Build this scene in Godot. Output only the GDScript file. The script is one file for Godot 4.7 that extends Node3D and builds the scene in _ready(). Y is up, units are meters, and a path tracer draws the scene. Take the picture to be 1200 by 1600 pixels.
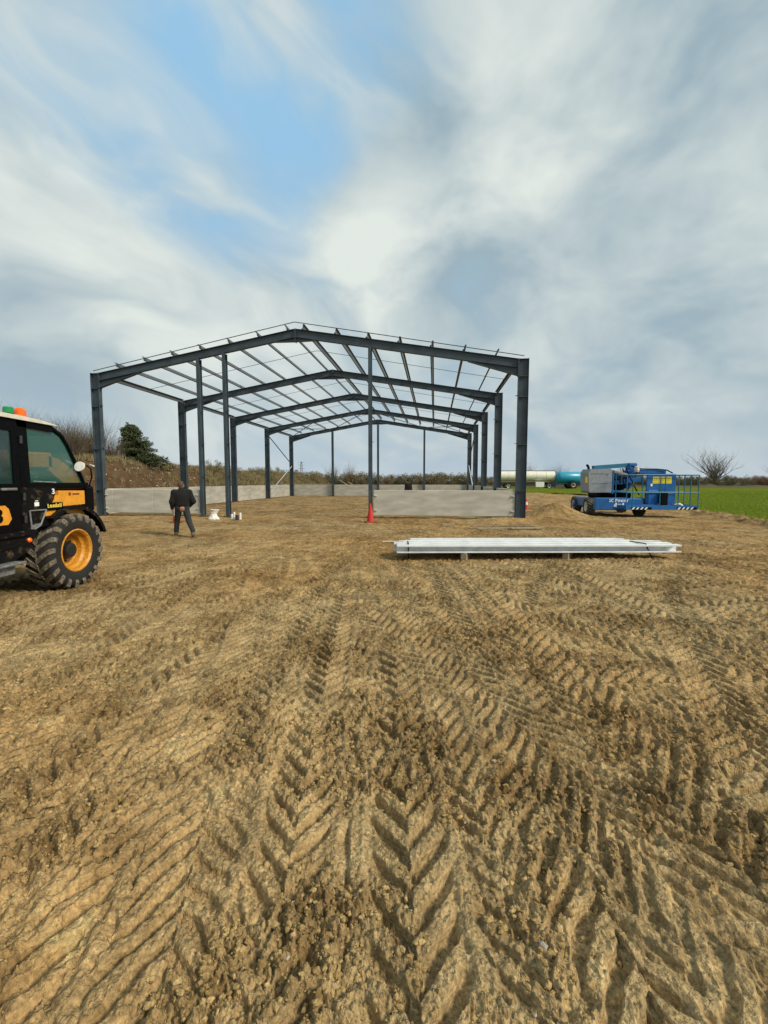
extends Node3D
# Farm shed under construction: muddy yard, steel portal frame, concrete panels, telehandler, boom lift.
# World units are metres; the viewer stands at (0, 1.65, 0) and looks towards -z.

const CAM_H := 1.65
const YAW := -0.1206            # turn of the building
const BO := Vector3(-13.73, 0.0, -20.31)   # front corner column of the building
const BW := 19.73               # span
const BH := 6.79                # eaves
const BR := 8.40                # ridge
const BB := 6.83                # bay
const SKY_LIGHT := 0.42         # radiance of the sky at the exposure below

const SKY_SPOTS := [
	[-34.7, 33.5, 4.5, -0.75, 0.0, 164.0], [-37.7, 35.0, 3.2, -0.35, 0.0, 325.5], [-23.3, 38.3, 4.7, -0.7, 0.0, 148.7], [-16.2, 35.8, 5.3, -0.75, 0.0, 118.9],
	[-27.3, 25.2, 4.4, -0.7, 0.0, 170.9], [-29.7, 28.1, 3.5, -0.5, 0.0, 272.1], [-18.6, 29.6, 5.1, -0.55, 0.0, 124.5], [-23.8, 41.8, 3.8, -0.45, 0.1, 227.7],
	[-9.0, 40.3, 4.9, -0.5, -0.1, 136.4], [-10.8, 33.3, 3.7, -0.45, 0.0, 234.3], [-0.9, 41.6, 3.7, -0.3, -0.05, 237.2], [-22.2, 32.0, 2.9, 0.9, 0.4, 379.7],
	[-39.4, 24.3, 4.2, 0.5, 0.3, 186.8], [-34.7, 23.5, 3.4, 0.6, 0.4, 279.3], [-30.5, 23.4, 2.7, 0.5, 0.4, 441.0], [-38.7, 16.8, 7.7, 0.4, -0.6, 56.1],
	[-0.1, 31.6, 4.3, 0.8, 0.55, 179.4], [-4.7, 29.4, 3.4, 0.6, 0.45, 285.1], [-0.9, 27.3, 4.2, 0.4, 0.35, 183.1], [11.2, 41.0, 5.2, 0.5, 0.3, 119.4],
	[20.9, 41.3, 5.8, 0.5, 0.3, 96.7], [18.3, 35.5, 5.6, 0.5, 0.35, 103.3], [9.8, 32.3, 3.8, 0.4, 0.25, 229.1], [4.0, 37.6, 2.6, 0.3, -0.45, 488.2],
	[7.4, 30.2, 3.3, 0.1, -0.2, 300.8], [12.4, 24.2, 7.8, 0.45, -0.3, 53.7], [3.3, 21.9, 5.3, 0.0, -0.25, 116.8], [26.6, 22.4, 5.7, 0.5, 0.4, 101.4],
	[20.9, 25.8, 3.2, 0.3, 0.25, 314.8], [31.2, 31.8, 6.7, 0.2, -0.35, 72.1], [37.0, 35.7, 5.3, 0.3, -0.2, 118.2], [24.9, 30.2, 4.0, -0.1, -0.25, 200.4],
	[35.8, 10.5, 9.0, 0.5, -0.4, 40.9], [29.5, 16.1, 7.1, 0.4, 0.35, 65.3], [-38.5, 37.8, 3.8, -0.1, 0.1, 222.9], [-16.6, 20.4, 5.2, 0.4, 0.25, 123.2],
	[-10.1, 25.0, 3.6, 0.2, 0.1, 256.6], [-26.8, 18.4, 4.8, 0.4, 0.3, 144.0], [8.5, 15.9, 8.7, 0.2, 0.1, 43.1], [39.0, 20.8, 5.2, 0.3, -0.3, 119.4],
	[-34.0, 13.3, 5.2, 0.3, -0.15, 123.3], [-21.0, 23.8, 2.7, -0.4, 0.0, 453.2], [-3.4, 35.9, 3.6, -0.2, -0.1, 250.1]
]

var rng := RandomNumberGenerator.new()
var used := {}
var M := {}

# ------------------------------------------------------------------ mesh builder
class MB extends RefCounted:
	var st := SurfaceTool.new()
	func _init() -> void:
		st.begin(Mesh.PRIMITIVE_TRIANGLES)
		st.set_smooth_group(-1)
	func flat() -> void:
		st.set_smooth_group(-1)
	func smooth(g := 1) -> void:
		st.set_smooth_group(g)
	func tri(a: Vector3, b: Vector3, c: Vector3) -> void:   # counter-clockwise seen from outside
		st.add_vertex(a); st.add_vertex(c); st.add_vertex(b)
	func quad(a: Vector3, b: Vector3, c: Vector3, d: Vector3) -> void:
		tri(a, b, c); tri(a, c, d)
	func box(c: Vector3, s: Vector3, b := Basis.IDENTITY) -> MB:
		flat()
		var h := s * 0.5
		var p := []
		for i in 8:
			p.append(c + b * Vector3(h.x if i & 1 else -h.x, h.y if i & 2 else -h.y, h.z if i & 4 else -h.z))
		quad(p[4], p[5], p[7], p[6]); quad(p[1], p[0], p[2], p[3]); quad(p[5], p[1], p[3], p[7])
		quad(p[0], p[4], p[6], p[2]); quad(p[6], p[7], p[3], p[2]); quad(p[0], p[1], p[5], p[4])
		return self
	func span(a: Vector3, b: Vector3) -> MB:                # box between two corners
		return box((a + b) * 0.5, (b - a).abs())
	func cbox(c: Vector3, s: Vector3, ch: float, b := Basis.IDENTITY) -> MB:   # box with chamfered edges
		flat()
		var h := s * 0.5
		ch = minf(ch, minf(h.x, minf(h.y, h.z)) * 0.95)
		var f := func(ix: int, iy: int, iz: int, ax: int) -> Vector3:
			var v := Vector3(ix * h.x, iy * h.y, iz * h.z)
			for k in 3:
				if k != ax:
					v[k] -= signf(v[k]) * ch
			return c + b * v
		for ax in 3:
			for sg in [-1, 1]:
				var q := []
				for t in [[-1, -1], [1, -1], [1, 1], [-1, 1]]:
					var i := [0, 0, 0]
					i[ax] = sg; i[(ax + 1) % 3] = t[0]; i[(ax + 2) % 3] = t[1]
					q.append(f.call(i[0], i[1], i[2], ax))
				if sg > 0: quad(q[0], q[1], q[2], q[3])
				else: quad(q[3], q[2], q[1], q[0])
		for ax in 3:
			var u := (ax + 1) % 3
			var w := (ax + 2) % 3
			for su in [-1, 1]:
				for sw in [-1, 1]:
					var i0 := [0, 0, 0]
					var i1 := [0, 0, 0]
					i0[ax] = -1; i1[ax] = 1
					i0[u] = su; i1[u] = su; i0[w] = sw; i1[w] = sw
					var a: Vector3 = f.call(i0[0], i0[1], i0[2], u)
					var d: Vector3 = f.call(i0[0], i0[1], i0[2], w)
					var a1: Vector3 = f.call(i1[0], i1[1], i1[2], u)
					var d1: Vector3 = f.call(i1[0], i1[1], i1[2], w)
					if su * sw > 0: quad(a1, d1, d, a)
					else: quad(a, d, d1, a1)
		for sx in [-1, 1]:
			for sy in [-1, 1]:
				for sz in [-1, 1]:
					var a: Vector3 = f.call(sx, sy, sz, 0)
					var e: Vector3 = f.call(sx, sy, sz, 1)
					var g: Vector3 = f.call(sx, sy, sz, 2)
					if sx * sy * sz > 0: tri(a, e, g)
					else: tri(a, g, e)
		return self
	static func frame(d: Vector3, up := Vector3.UP) -> Basis:  # y along d
		var y := d.normalized()
		var r := up if absf(y.dot(up)) < 0.98 else Vector3.RIGHT
		var x := r.cross(y).normalized()
		return Basis(x, y, x.cross(y))
	func tube(p0: Vector3, p1: Vector3, r0: float, r1 := -1.0, n := 10, caps := true) -> MB:
		if r1 < 0.0: r1 = r0
		var b := frame(p1 - p0)
		smooth(1)
		for i in n:
			var a0 := TAU * i / n
			var a1 := TAU * (i + 1) / n
			var d0 := b.x * cos(a0) - b.z * sin(a0)
			var d1 := b.x * cos(a1) - b.z * sin(a1)
			quad(p0 + d0 * r0, p0 + d1 * r0, p1 + d1 * r1, p1 + d0 * r1)
		if caps:
			flat()
			for i in n:
				var a0 := TAU * i / n
				var a1 := TAU * (i + 1) / n
				var d0 := b.x * cos(a0) - b.z * sin(a0)
				var d1 := b.x * cos(a1) - b.z * sin(a1)
				tri(p0, p0 + d1 * r0, p0 + d0 * r0)
				tri(p1, p1 + d0 * r1, p1 + d1 * r1)
		return self
	func path(pts: Array, r: float, n := 8) -> MB:
		for i in pts.size() - 1:
			tube(pts[i], pts[i + 1], r, r, n, true)
		return self
	func lathe(prof: Array, xf: Transform3D, n := 24, creased := true) -> MB:   # prof: Vector2(radius, height along y), bottom to top on the outside
		for k in prof.size() - 1:
			smooth(2 + k if creased else 1)
			var a: Vector2 = prof[k]
			var c: Vector2 = prof[k + 1]
			for i in n:
				var t0 := TAU * i / n
				var t1 := TAU * (i + 1) / n
				var p00 := xf * Vector3(a.x * cos(t0), a.y, -a.x * sin(t0))
				var p01 := xf * Vector3(a.x * cos(t1), a.y, -a.x * sin(t1))
				var p10 := xf * Vector3(c.x * cos(t0), c.y, -c.x * sin(t0))
				var p11 := xf * Vector3(c.x * cos(t1), c.y, -c.x * sin(t1))
				if a.x > 1e-5: tri(p00, p01, p11)
				if c.x > 1e-5: tri(p00, p11, p10)
		return self
	func prism(poly: PackedVector2Array, xf: Transform3D, t: float) -> MB:   # polygon in local xy, from z 0 to z t
		flat()
		var q := poly.duplicate()
		if Geometry2D.is_polygon_clockwise(q): q.reverse()
		# is_polygon_clockwise uses y down; after this q is counter-clockwise with y up or reversed, so test the area
		var ar := 0.0
		for i in q.size():
			var u := q[i]
			var v := q[(i + 1) % q.size()]
			ar += u.x * v.y - v.x * u.y
		if ar < 0.0: q.reverse()
		var flip := t < 0.0
		var ix := Geometry2D.triangulate_polygon(q)
		for i in range(0, ix.size(), 3):
			var a := q[ix[i]]
			var b := q[ix[i + 1]]
			var c := q[ix[i + 2]]
			if (b - a).cross(c - a) < 0.0:
				var s := b
				b = c; c = s
			var z1 := 0.0 if flip else t
			var z0 := t if flip else 0.0
			tri(xf * Vector3(a.x, a.y, z1), xf * Vector3(b.x, b.y, z1), xf * Vector3(c.x, c.y, z1))
			tri(xf * Vector3(a.x, a.y, z0), xf * Vector3(c.x, c.y, z0), xf * Vector3(b.x, b.y, z0))
		for i in q.size():
			var a := q[i]
			var b := q[(i + 1) % q.size()]
			var z1 := 0.0 if flip else t
			var z0 := t if flip else 0.0
			quad(xf * Vector3(a.x, a.y, z0), xf * Vector3(b.x, b.y, z0), xf * Vector3(b.x, b.y, z1), xf * Vector3(a.x, a.y, z1))
		return self
	func beam(prof: PackedVector2Array, p0: Vector3, p1: Vector3, up := Vector3.UP) -> MB:   # profile (across, up) swept from p0 to p1
		var z := (p1 - p0).normalized()
		var x := up.cross(z).normalized()
		var y := z.cross(x)
		return prism(prof, Transform3D(Basis(x, y, z), p0), p0.distance_to(p1))
	func mesh(m: Material) -> ArrayMesh:
		st.generate_normals()
		st.set_material(m)
		return st.commit()

static func i_prof(d: float, w: float, tf: float, tw: float) -> PackedVector2Array:   # I section, depth along y, centred
	var a := w / 2
	var b := d / 2
	var c := tw / 2
	return PackedVector2Array([Vector2(-a, -b), Vector2(a, -b), Vector2(a, -b + tf), Vector2(c, -b + tf), Vector2(c, b - tf), Vector2(a, b - tf), Vector2(a, b), Vector2(-a, b), Vector2(-a, b - tf), Vector2(-c, b - tf), Vector2(-c, -b + tf), Vector2(-a, -b + tf)])

static func z_prof(d: float, w: float, t: float, sgn := 1.0) -> PackedVector2Array:   # Z section standing on y = 0
	var p := PackedVector2Array([Vector2(-w, 0), Vector2(t / 2, 0), Vector2(t / 2, d - t), Vector2(w, d - t), Vector2(w, d), Vector2(-t / 2, d), Vector2(-t / 2, t), Vector2(-w, t)])
	if sgn < 0.0:
		for i in p.size(): p[i].x = -p[i].x
	return p

static func c_prof(d: float, w: float, t: float, lip: float) -> PackedVector2Array:   # channel open towards +x, standing on y = 0
	return PackedVector2Array([Vector2(0, 0), Vector2(w, 0), Vector2(w, lip), Vector2(w - t, lip), Vector2(w - t, t), Vector2(t, t), Vector2(t, d - t), Vector2(w - t, d - t), Vector2(w - t, d - lip), Vector2(w, d - lip), Vector2(w, d), Vector2(0, d)])

# ------------------------------------------------------------------ objects
func numbered(called: String) -> String:
	var k: int = used.get(called, 0)
	used[called] = k + 1
	return called if k == 0 else "%s_%03d" % [called, k]

func obj(called: String, mb: MB, m: Material, parent: Node = self) -> MeshInstance3D:
	return inst(called, mb.mesh(m), parent)

func inst(called: String, mesh: Mesh, parent: Node = self) -> MeshInstance3D:
	var o := MeshInstance3D.new()
	o.mesh = mesh
	o.name = numbered(called) if parent == self else called
	parent.add_child(o, true)
	return o

func thing(called: String, label: String, category: String, at := Vector3.ZERO, turn := 0.0, group := "") -> Node3D:
	var o := Node3D.new()
	o.name = numbered(called)
	add_child(o)
	o.position = at
	o.rotation.y = turn
	tag(o, label, category, group)
	return o

func tag(o: Node, label: String, category: String, group := "", kind := "") -> Node:
	o.set_meta("label", label)
	o.set_meta("category", category)
	if group: o.set_meta("group", group)
	if kind: o.set_meta("kind", kind)
	return o

func structure(o: Node, label: String, category: String) -> Node:
	return tag(o, label, category, "", "structure")

func stuff(o: Node, label: String, category: String) -> Node:
	return tag(o, label, category, "", "stuff")

func words(s: String, h: float, depth: float, m: Material, at: Vector3, b: Basis, parent: Node, called := "lettering") -> void:
	var f := SystemFont.new()
	f.font_names = PackedStringArray(["Droid Sans"])
	f.font_weight = 700
	var t := TextMesh.new()
	t.text = s
	t.font = f
	t.font_size = 64
	t.pixel_size = h / 46.0
	t.depth = depth
	t.material = m
	var o := inst(called, t, parent)
	o.transform = Transform3D(b, at)

# ------------------------------------------------------------------ materials
func lin(r: float, g: float, b: float) -> Color:
	return Color(r, g, b).linear_to_srgb()

func noise_tex(freq: float, lo: float, hi: float, oct := 4, sd := 1, size := 512, kind := FastNoiseLite.TYPE_SIMPLEX_SMOOTH) -> NoiseTexture2D:
	var n := FastNoiseLite.new()
	n.noise_type = kind
	n.frequency = freq
	n.fractal_octaves = oct
	n.seed = sd
	var t := NoiseTexture2D.new()
	t.width = size
	t.height = size
	t.seamless = true
	t.noise = n
	var g := Gradient.new()
	g.set_color(0, Color(lo, lo, lo))
	g.set_color(1, Color(hi, hi, hi))
	t.color_ramp = g
	return t

func mat(c: Color, rough: float, metal := 0.0, tex: Texture2D = null, scale := 1.0, bump: Texture2D = null, bump_cm := 0.0) -> StandardMaterial3D:
	var m := StandardMaterial3D.new()
	m.albedo_color = c
	m.roughness = rough
	m.metallic = metal
	m.cull_mode = BaseMaterial3D.CULL_DISABLED
	if tex or bump:
		m.uv1_triplanar = true
		m.uv1_world_triplanar = true
		m.uv1_scale = Vector3.ONE * scale
	if tex: m.albedo_texture = tex
	if bump:
		m.heightmap_enabled = true
		m.heightmap_texture = bump
		m.heightmap_scale = bump_cm
	return m

func make_materials() -> void:
	var mott := noise_tex(0.012, 0.86, 1.0, 4, 3)
	var grime := noise_tex(0.02, 0.6, 1.0, 5, 9)
	var blot := noise_tex(0.006, 0.80, 1.0, 6, 21, 1024)
	var fine := noise_tex(0.08, 0.0, 1.0, 3, 5)
	M.mott = mott
	M.fine = fine
	M.steel = mat(lin(0.055, 0.082, 0.104), 0.5, 0.0, noise_tex(0.006, 0.72, 1.0, 5, 4), 0.35)
	M.steel2 = mat(lin(0.050, 0.072, 0.090), 0.55, 0.0, mott, 0.8)
	M.purlin = mat(lin(0.12, 0.14, 0.155), 0.45, 0.3, mott, 0.5)
	M.galv = mat(lin(0.62, 0.65, 0.67), 0.4, 0.25, mott, 0.7)
	M.white_steel = mat(lin(0.84, 0.87, 0.88), 0.38, 0.0, mott, 0.5)
	M.rust = mat(lin(0.10, 0.06, 0.04), 0.7, 0.0, mott, 1.0)
	var conc := mat(lin(0.59, 0.57, 0.495), 0.9, 0.0, blot, 0.35, fine, 0.06)
	conc.uv1_scale = Vector3(0.12, 0.4, 0.12)
	M.concrete = conc
	M.concrete2 = mat(lin(0.60, 0.57, 0.47), 0.9, 0.0, blot, 0.3, fine, 0.06)
	M.black = mat(lin(0.004, 0.004, 0.005), 0.4, 0.0, grime, 1.3)
	M.black_matt = mat(lin(0.006, 0.006, 0.0065), 0.7, 0.0, grime, 1.5)
	M.dark_grey = mat(lin(0.030, 0.033, 0.037), 0.55, 0.0, grime, 1.2)
	M.mid_grey = mat(lin(0.25, 0.26, 0.27), 0.5, 0.0, grime, 1.2)
	M.yellow = mat(lin(0.80, 0.34, 0.025), 0.38, 0.0, mott, 1.1)
	M.rim_yellow = mat(lin(0.82, 0.36, 0.03), 0.5, 0.0, grime, 2.0)
	M.cream = mat(lin(0.70, 0.67, 0.58), 0.5, 0.0, mott, 1.0)
	M.rubber = mat(lin(0.018, 0.017, 0.016), 0.85, 0.0, grime, 3.0)
	var mud_tex := noise_tex(0.03, 0.25, 1.0, 5, 33)
	M.muddy_rubber = mat(lin(0.38, 0.33, 0.25), 0.95, 0.0, mud_tex, 1.6)
	for k in ["black", "black_matt"]:
		M[k].metallic_specular = 0.2
	# black paint and plastic with dried mud splashed over it
	var splash := noise_tex(0.005, 0.0, 1.0, 7, 61, 1024)
	var gr := Gradient.new()
	gr.offsets = PackedFloat32Array([0.0, 0.60, 0.68, 0.80, 1.0])
	gr.colors = PackedColorArray([lin(0.004, 0.004, 0.005), lin(0.005, 0.005, 0.005), lin(0.025, 0.019, 0.012), lin(0.05, 0.038, 0.023), lin(0.10, 0.075, 0.045)])
	splash.color_ramp = gr
	M.black_muddy = mat(Color(1, 1, 1), 0.6, 0.0, splash, 1.4)
	M.black_muddy.metallic_specular = 0.25
	M.hub = mat(lin(0.02, 0.02, 0.022), 0.5, 0.1, grime, 2.0)
	M.blue = mat(lin(0.010, 0.13, 0.40), 0.4, 0.0, mott, 1.0)
	M.blue_rail = mat(lin(0.012, 0.16, 0.27), 0.4, 0.0, mott, 1.0)
	M.teal = mat(lin(0.02, 0.17, 0.29), 0.4, 0.0, mott, 1.0)
	M.lift_grey = mat(lin(0.25, 0.29, 0.33), 0.5, 0.0, mott, 0.9)
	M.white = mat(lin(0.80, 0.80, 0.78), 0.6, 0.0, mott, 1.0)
	M.letter_white = mat(lin(0.8, 0.82, 0.84), 0.5)
	M.letter_yellow = mat(lin(0.75, 0.6, 0.1), 0.5)
	M.sign_yellow = mat(lin(0.80, 0.66, 0.03), 0.5)
	M.red = mat(lin(0.58, 0.022, 0.018), 0.45, 0.0, mott, 2.0)
	M.red_dirty = mat(lin(0.34, 0.07, 0.03), 0.7, 0.0, grime, 3.0)
	M.amber = mat(lin(0.85, 0.13, 0.01), 0.2)
	M.green_lamp = mat(lin(0.01, 0.22, 0.06), 0.2)
	M.mirror = mat(lin(0.9, 0.9, 0.9), 0.05, 1.0)
	var gl := StandardMaterial3D.new()
	gl.albedo_color = Color(lin(0.015, 0.12, 0.095), 0.42)
	gl.transparency = BaseMaterial3D.TRANSPARENCY_ALPHA
	gl.roughness = 0.05
	gl.cull_mode = BaseMaterial3D.CULL_DISABLED
	M.glass = gl
	var gd := gl.duplicate()
	gd.albedo_color = Color(lin(0.02, 0.05, 0.045), 0.6)
	M.glass_dark = gd
	var wood_n := noise_tex(0.02, 0.5, 1.0, 4, 14)
	M.wood = mat(lin(0.52, 0.42, 0.28), 0.85, 0.0, wood_n, 1.6)
	M.wood.uv1_scale = Vector3(0.6, 6.0, 6.0)
	M.wood_dark = mat(lin(0.13, 0.085, 0.045), 0.9, 0.0, wood_n, 1.6)
	M.wood_dark.uv1_scale = Vector3(0.6, 6.0, 6.0)
	M.tank_white = mat(lin(0.82, 0.80, 0.68), 0.4, 0.0, mott, 0.25)
	M.tank_green = mat(lin(0.24, 0.24, 0.11), 0.6, 0.0, grime, 0.3)
	M.tank_blue = mat(lin(0.02, 0.32, 0.50), 0.35, 0.0, mott, 0.4)
	M.cloth_black = mat(lin(0.005, 0.005, 0.006), 0.95, 0.0, grime, 3.0)
	M.trousers = mat(lin(0.034, 0.042, 0.042), 0.95, 0.0, grime, 4.0)
	M.boots = mat(lin(0.20, 0.145, 0.09), 0.9, 0.0, grime, 5.0)
	M.skin = mat(lin(0.42, 0.22, 0.15), 0.6)
	M.hair = mat(lin(0.13, 0.08, 0.055), 0.85, 0.0, grime, 8.0)
	M.bark = mat(lin(0.13, 0.105, 0.08), 0.95, 0.0, grime, 2.0)
	M.twig = mat(lin(0.18, 0.145, 0.095), 0.95)
	M.twig.vertex_color_use_as_albedo = true

# ------------------------------------------------------------------ sky
func make_sky() -> PanoramaSkyMaterial:
	var W := 1800
	var H := 900
	var im := Image.create(W, H, false, Image.FORMAT_RGBF)
	im.fill(Color(0.14, 0.11, 0.07))
	var na := FastNoiseLite.new(); na.noise_type = FastNoiseLite.TYPE_SIMPLEX_SMOOTH; na.seed = 11; na.frequency = 1.3; na.fractal_octaves = 6; na.fractal_gain = 0.55
	var nb := FastNoiseLite.new(); nb.noise_type = FastNoiseLite.TYPE_SIMPLEX_SMOOTH; nb.seed = 47; nb.frequency = 2.6; nb.fractal_octaves = 6; nb.fractal_gain = 0.58
	var nw := FastNoiseLite.new(); nw.noise_type = FastNoiseLite.TYPE_SIMPLEX_SMOOTH; nw.seed = 5; nw.frequency = 1.6; nw.fractal_octaves = 3
	# clouds and gaps of this sky: azimuth right of -z, elevation, spread (degrees), more cloud, more brightness, 1 / spread squared
	var spots := SKY_SPOTS
	var dirs := []
	var n := spots.size()
	var sc := PackedFloat32Array()
	var sb := PackedFloat32Array()
	var sk := PackedFloat32Array()
	for s in spots:
		var az := deg_to_rad(s[0])
		var el := deg_to_rad(s[1])
		dirs.append(Vector3(sin(az) * cos(el), sin(el), -cos(az) * cos(el)))
		sc.append(s[3]); sb.append(s[4]); sk.append(s[5])
	for y in H / 2 + 6:
		var el := PI * (0.5 - (y + 0.5) / H)
		var ce := cos(el)
		var se := maxf(sin(el), 0.0)
		var low := exp(-se * 9.0) * 0.6
		var bz := clampf(se * 1.4, 0.0, 1.0)
		var near := PackedInt32Array()
		for i in n:
			if absf(rad_to_deg(el) - float(spots[i][1])) < float(spots[i][2]) * 3.2 + 3.0: near.append(i)
		for x in W:
			# the first column of the panorama looks along -z
			var az := TAU * (x + 0.5) / W
			var d := Vector3(sin(az) * ce, se, -cos(az) * ce)
			# cloud sheets: flat near the horizon, blotchy overhead
			var q := Vector3(d.x, se * 1.7 + d.x * 0.25, d.z)
			var w1 := nw.get_noise_3dv(q)
			var w2 := nw.get_noise_3dv(q + Vector3(5, 9, 2))
			var q2 := q + Vector3(w1, w2, -w1) * 0.16
			var a := na.get_noise_3dv(q2)
			var b := nb.get_noise_3dv(q2 + Vector3(3, 1, 7))
			var cov := 0.72 + a * 0.52 + b * 0.50
			var br := 0.41 + b * 0.78 + a * 0.10
			var dw := (d + Vector3(w1, b * 0.9, w2) * 0.09).normalized()
			if d.z < 0.3:
				for i in near:
					var e: float = (1.0 - dw.dot(dirs[i])) * sk[i]
					if e < 4.5:
						var g := exp(-e)
						cov += sc[i] * g * (0.35 if sc[i] < 0.0 else 0.44)
						br += sb[i] * g * 0.62
			var t := clampf((cov + 0.05) / 0.95, 0.0, 1.0)
			t = t * t * (3.0 - 2.0 * t)
			br = clampf(br, 0.0, 1.0)
			var cr := lerpf(lerpf(0.36, 0.27, bz), lerpf(0.31, 0.70, br), t)
			var cg := lerpf(lerpf(0.50, 0.51, bz), lerpf(0.415, 0.75, br), t)
			var cb := lerpf(lerpf(0.62, 0.74, bz), lerpf(0.475, 0.71, br), t)
			im.set_pixel(x, y, Color(lerpf(cr, 0.50, low), lerpf(cg, 0.56, low), lerpf(cb, 0.62, low)) * SKY_LIGHT)
	var p := PanoramaSkyMaterial.new()
	p.panorama = ImageTexture.create_from_image(im)
	return p

# ------------------------------------------------------------------ ground
var g_low := FastNoiseLite.new()
var g_mid := FastNoiseLite.new()
var g_fine := FastNoiseLite.new()
var g_cell := FastNoiseLite.new()
var g_cell2 := FastNoiseLite.new()
var g_cell3 := FastNoiseLite.new()
var g_patch := FastNoiseLite.new()
var g_smear := FastNoiseLite.new()
var track_of := {}              # cell -> [track, x, z, tx, tz, s] of the nearest sample of each track, flat
var track_par := []             # half width, pitch, depth, hand, strength

# edge of the grass, as (x, metres ahead); the grass lies on the right of it
const FIELD := [Vector2(13.3, 4.0), Vector2(14.0, 11.0), Vector2(14.6, 15.6), Vector2(16.2, 20.5), Vector2(17.6, 25.0), Vector2(20.0, 34.0), Vector2(24.0, 48.0), Vector2(22.0, 60.0), Vector2(14.0, 66.0), Vector2(6.0, 80.0)]

func setup_noise() -> void:
	var ls := [g_low, g_mid, g_fine, g_patch, g_smear]
	var fr := [0.22, 2.6, 13.0, 0.75, 1.6]
	var oc := [3, 4, 3, 4, 3]
	for i in ls.size():
		ls[i].noise_type = FastNoiseLite.TYPE_SIMPLEX_SMOOTH
		ls[i].seed = 100 + i * 17
		ls[i].frequency = fr[i]
		ls[i].fractal_octaves = oc[i]
	for c in [g_cell, g_cell2, g_cell3]:
		c.noise_type = FastNoiseLite.TYPE_CELLULAR
		c.cellular_return_type = FastNoiseLite.RETURN_DISTANCE2_SUB
		c.cellular_distance_function = FastNoiseLite.DISTANCE_EUCLIDEAN
		c.fractal_type = FastNoiseLite.FRACTAL_NONE
	g_cell.frequency = 9.0
	g_cell.seed = 7
	g_cell.domain_warp_enabled = true
	g_cell.domain_warp_amplitude = 0.12
	g_cell.domain_warp_frequency = 5.0
	g_cell2.frequency = 24.0
	g_cell2.seed = 8
	g_cell3.frequency = 55.0
	g_cell3.seed = 9

func add_track(pts: Array, hw: float, pitch: float, depth: float, hand: float, strength: float) -> void:
	var id := track_par.size()
	track_par.append([hw, pitch, depth, hand, strength])
	var cv := Curve2D.new()
	for i in pts.size():
		var a: Vector2 = pts[maxi(i - 1, 0)]
		var b: Vector2 = pts[mini(i + 1, pts.size() - 1)]
		var t := (b - a) / 6.0
		cv.add_point(pts[i], -t, t)
	cv.bake_interval = 0.05
	var n := int(cv.get_baked_length() / 0.1)
	for i in n:
		var s := i * 0.1
		var p := cv.sample_baked(s)
		var t := (cv.sample_baked(s + 0.05) - cv.sample_baked(s - 0.05)).normalized()
		var cx := floori(p.x * 4.0)
		var cz := floori(p.y * 4.0)
		for dx in range(-2, 3):
			for dz in range(-2, 3):
				var key := (cx + dx) * 100000 + cz + dz
				var c := Vector2((cx + dx + 0.5) * 0.25, (cz + dz + 0.5) * 0.25)
				var d := c.distance_squared_to(p)
				if d > 0.25: continue
				var e: Dictionary = track_of.get_or_add(key, {})
				if not e.has(id) or e[id][5] > d:
					e[id] = [p, t, s, 0, 0, d]

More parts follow.
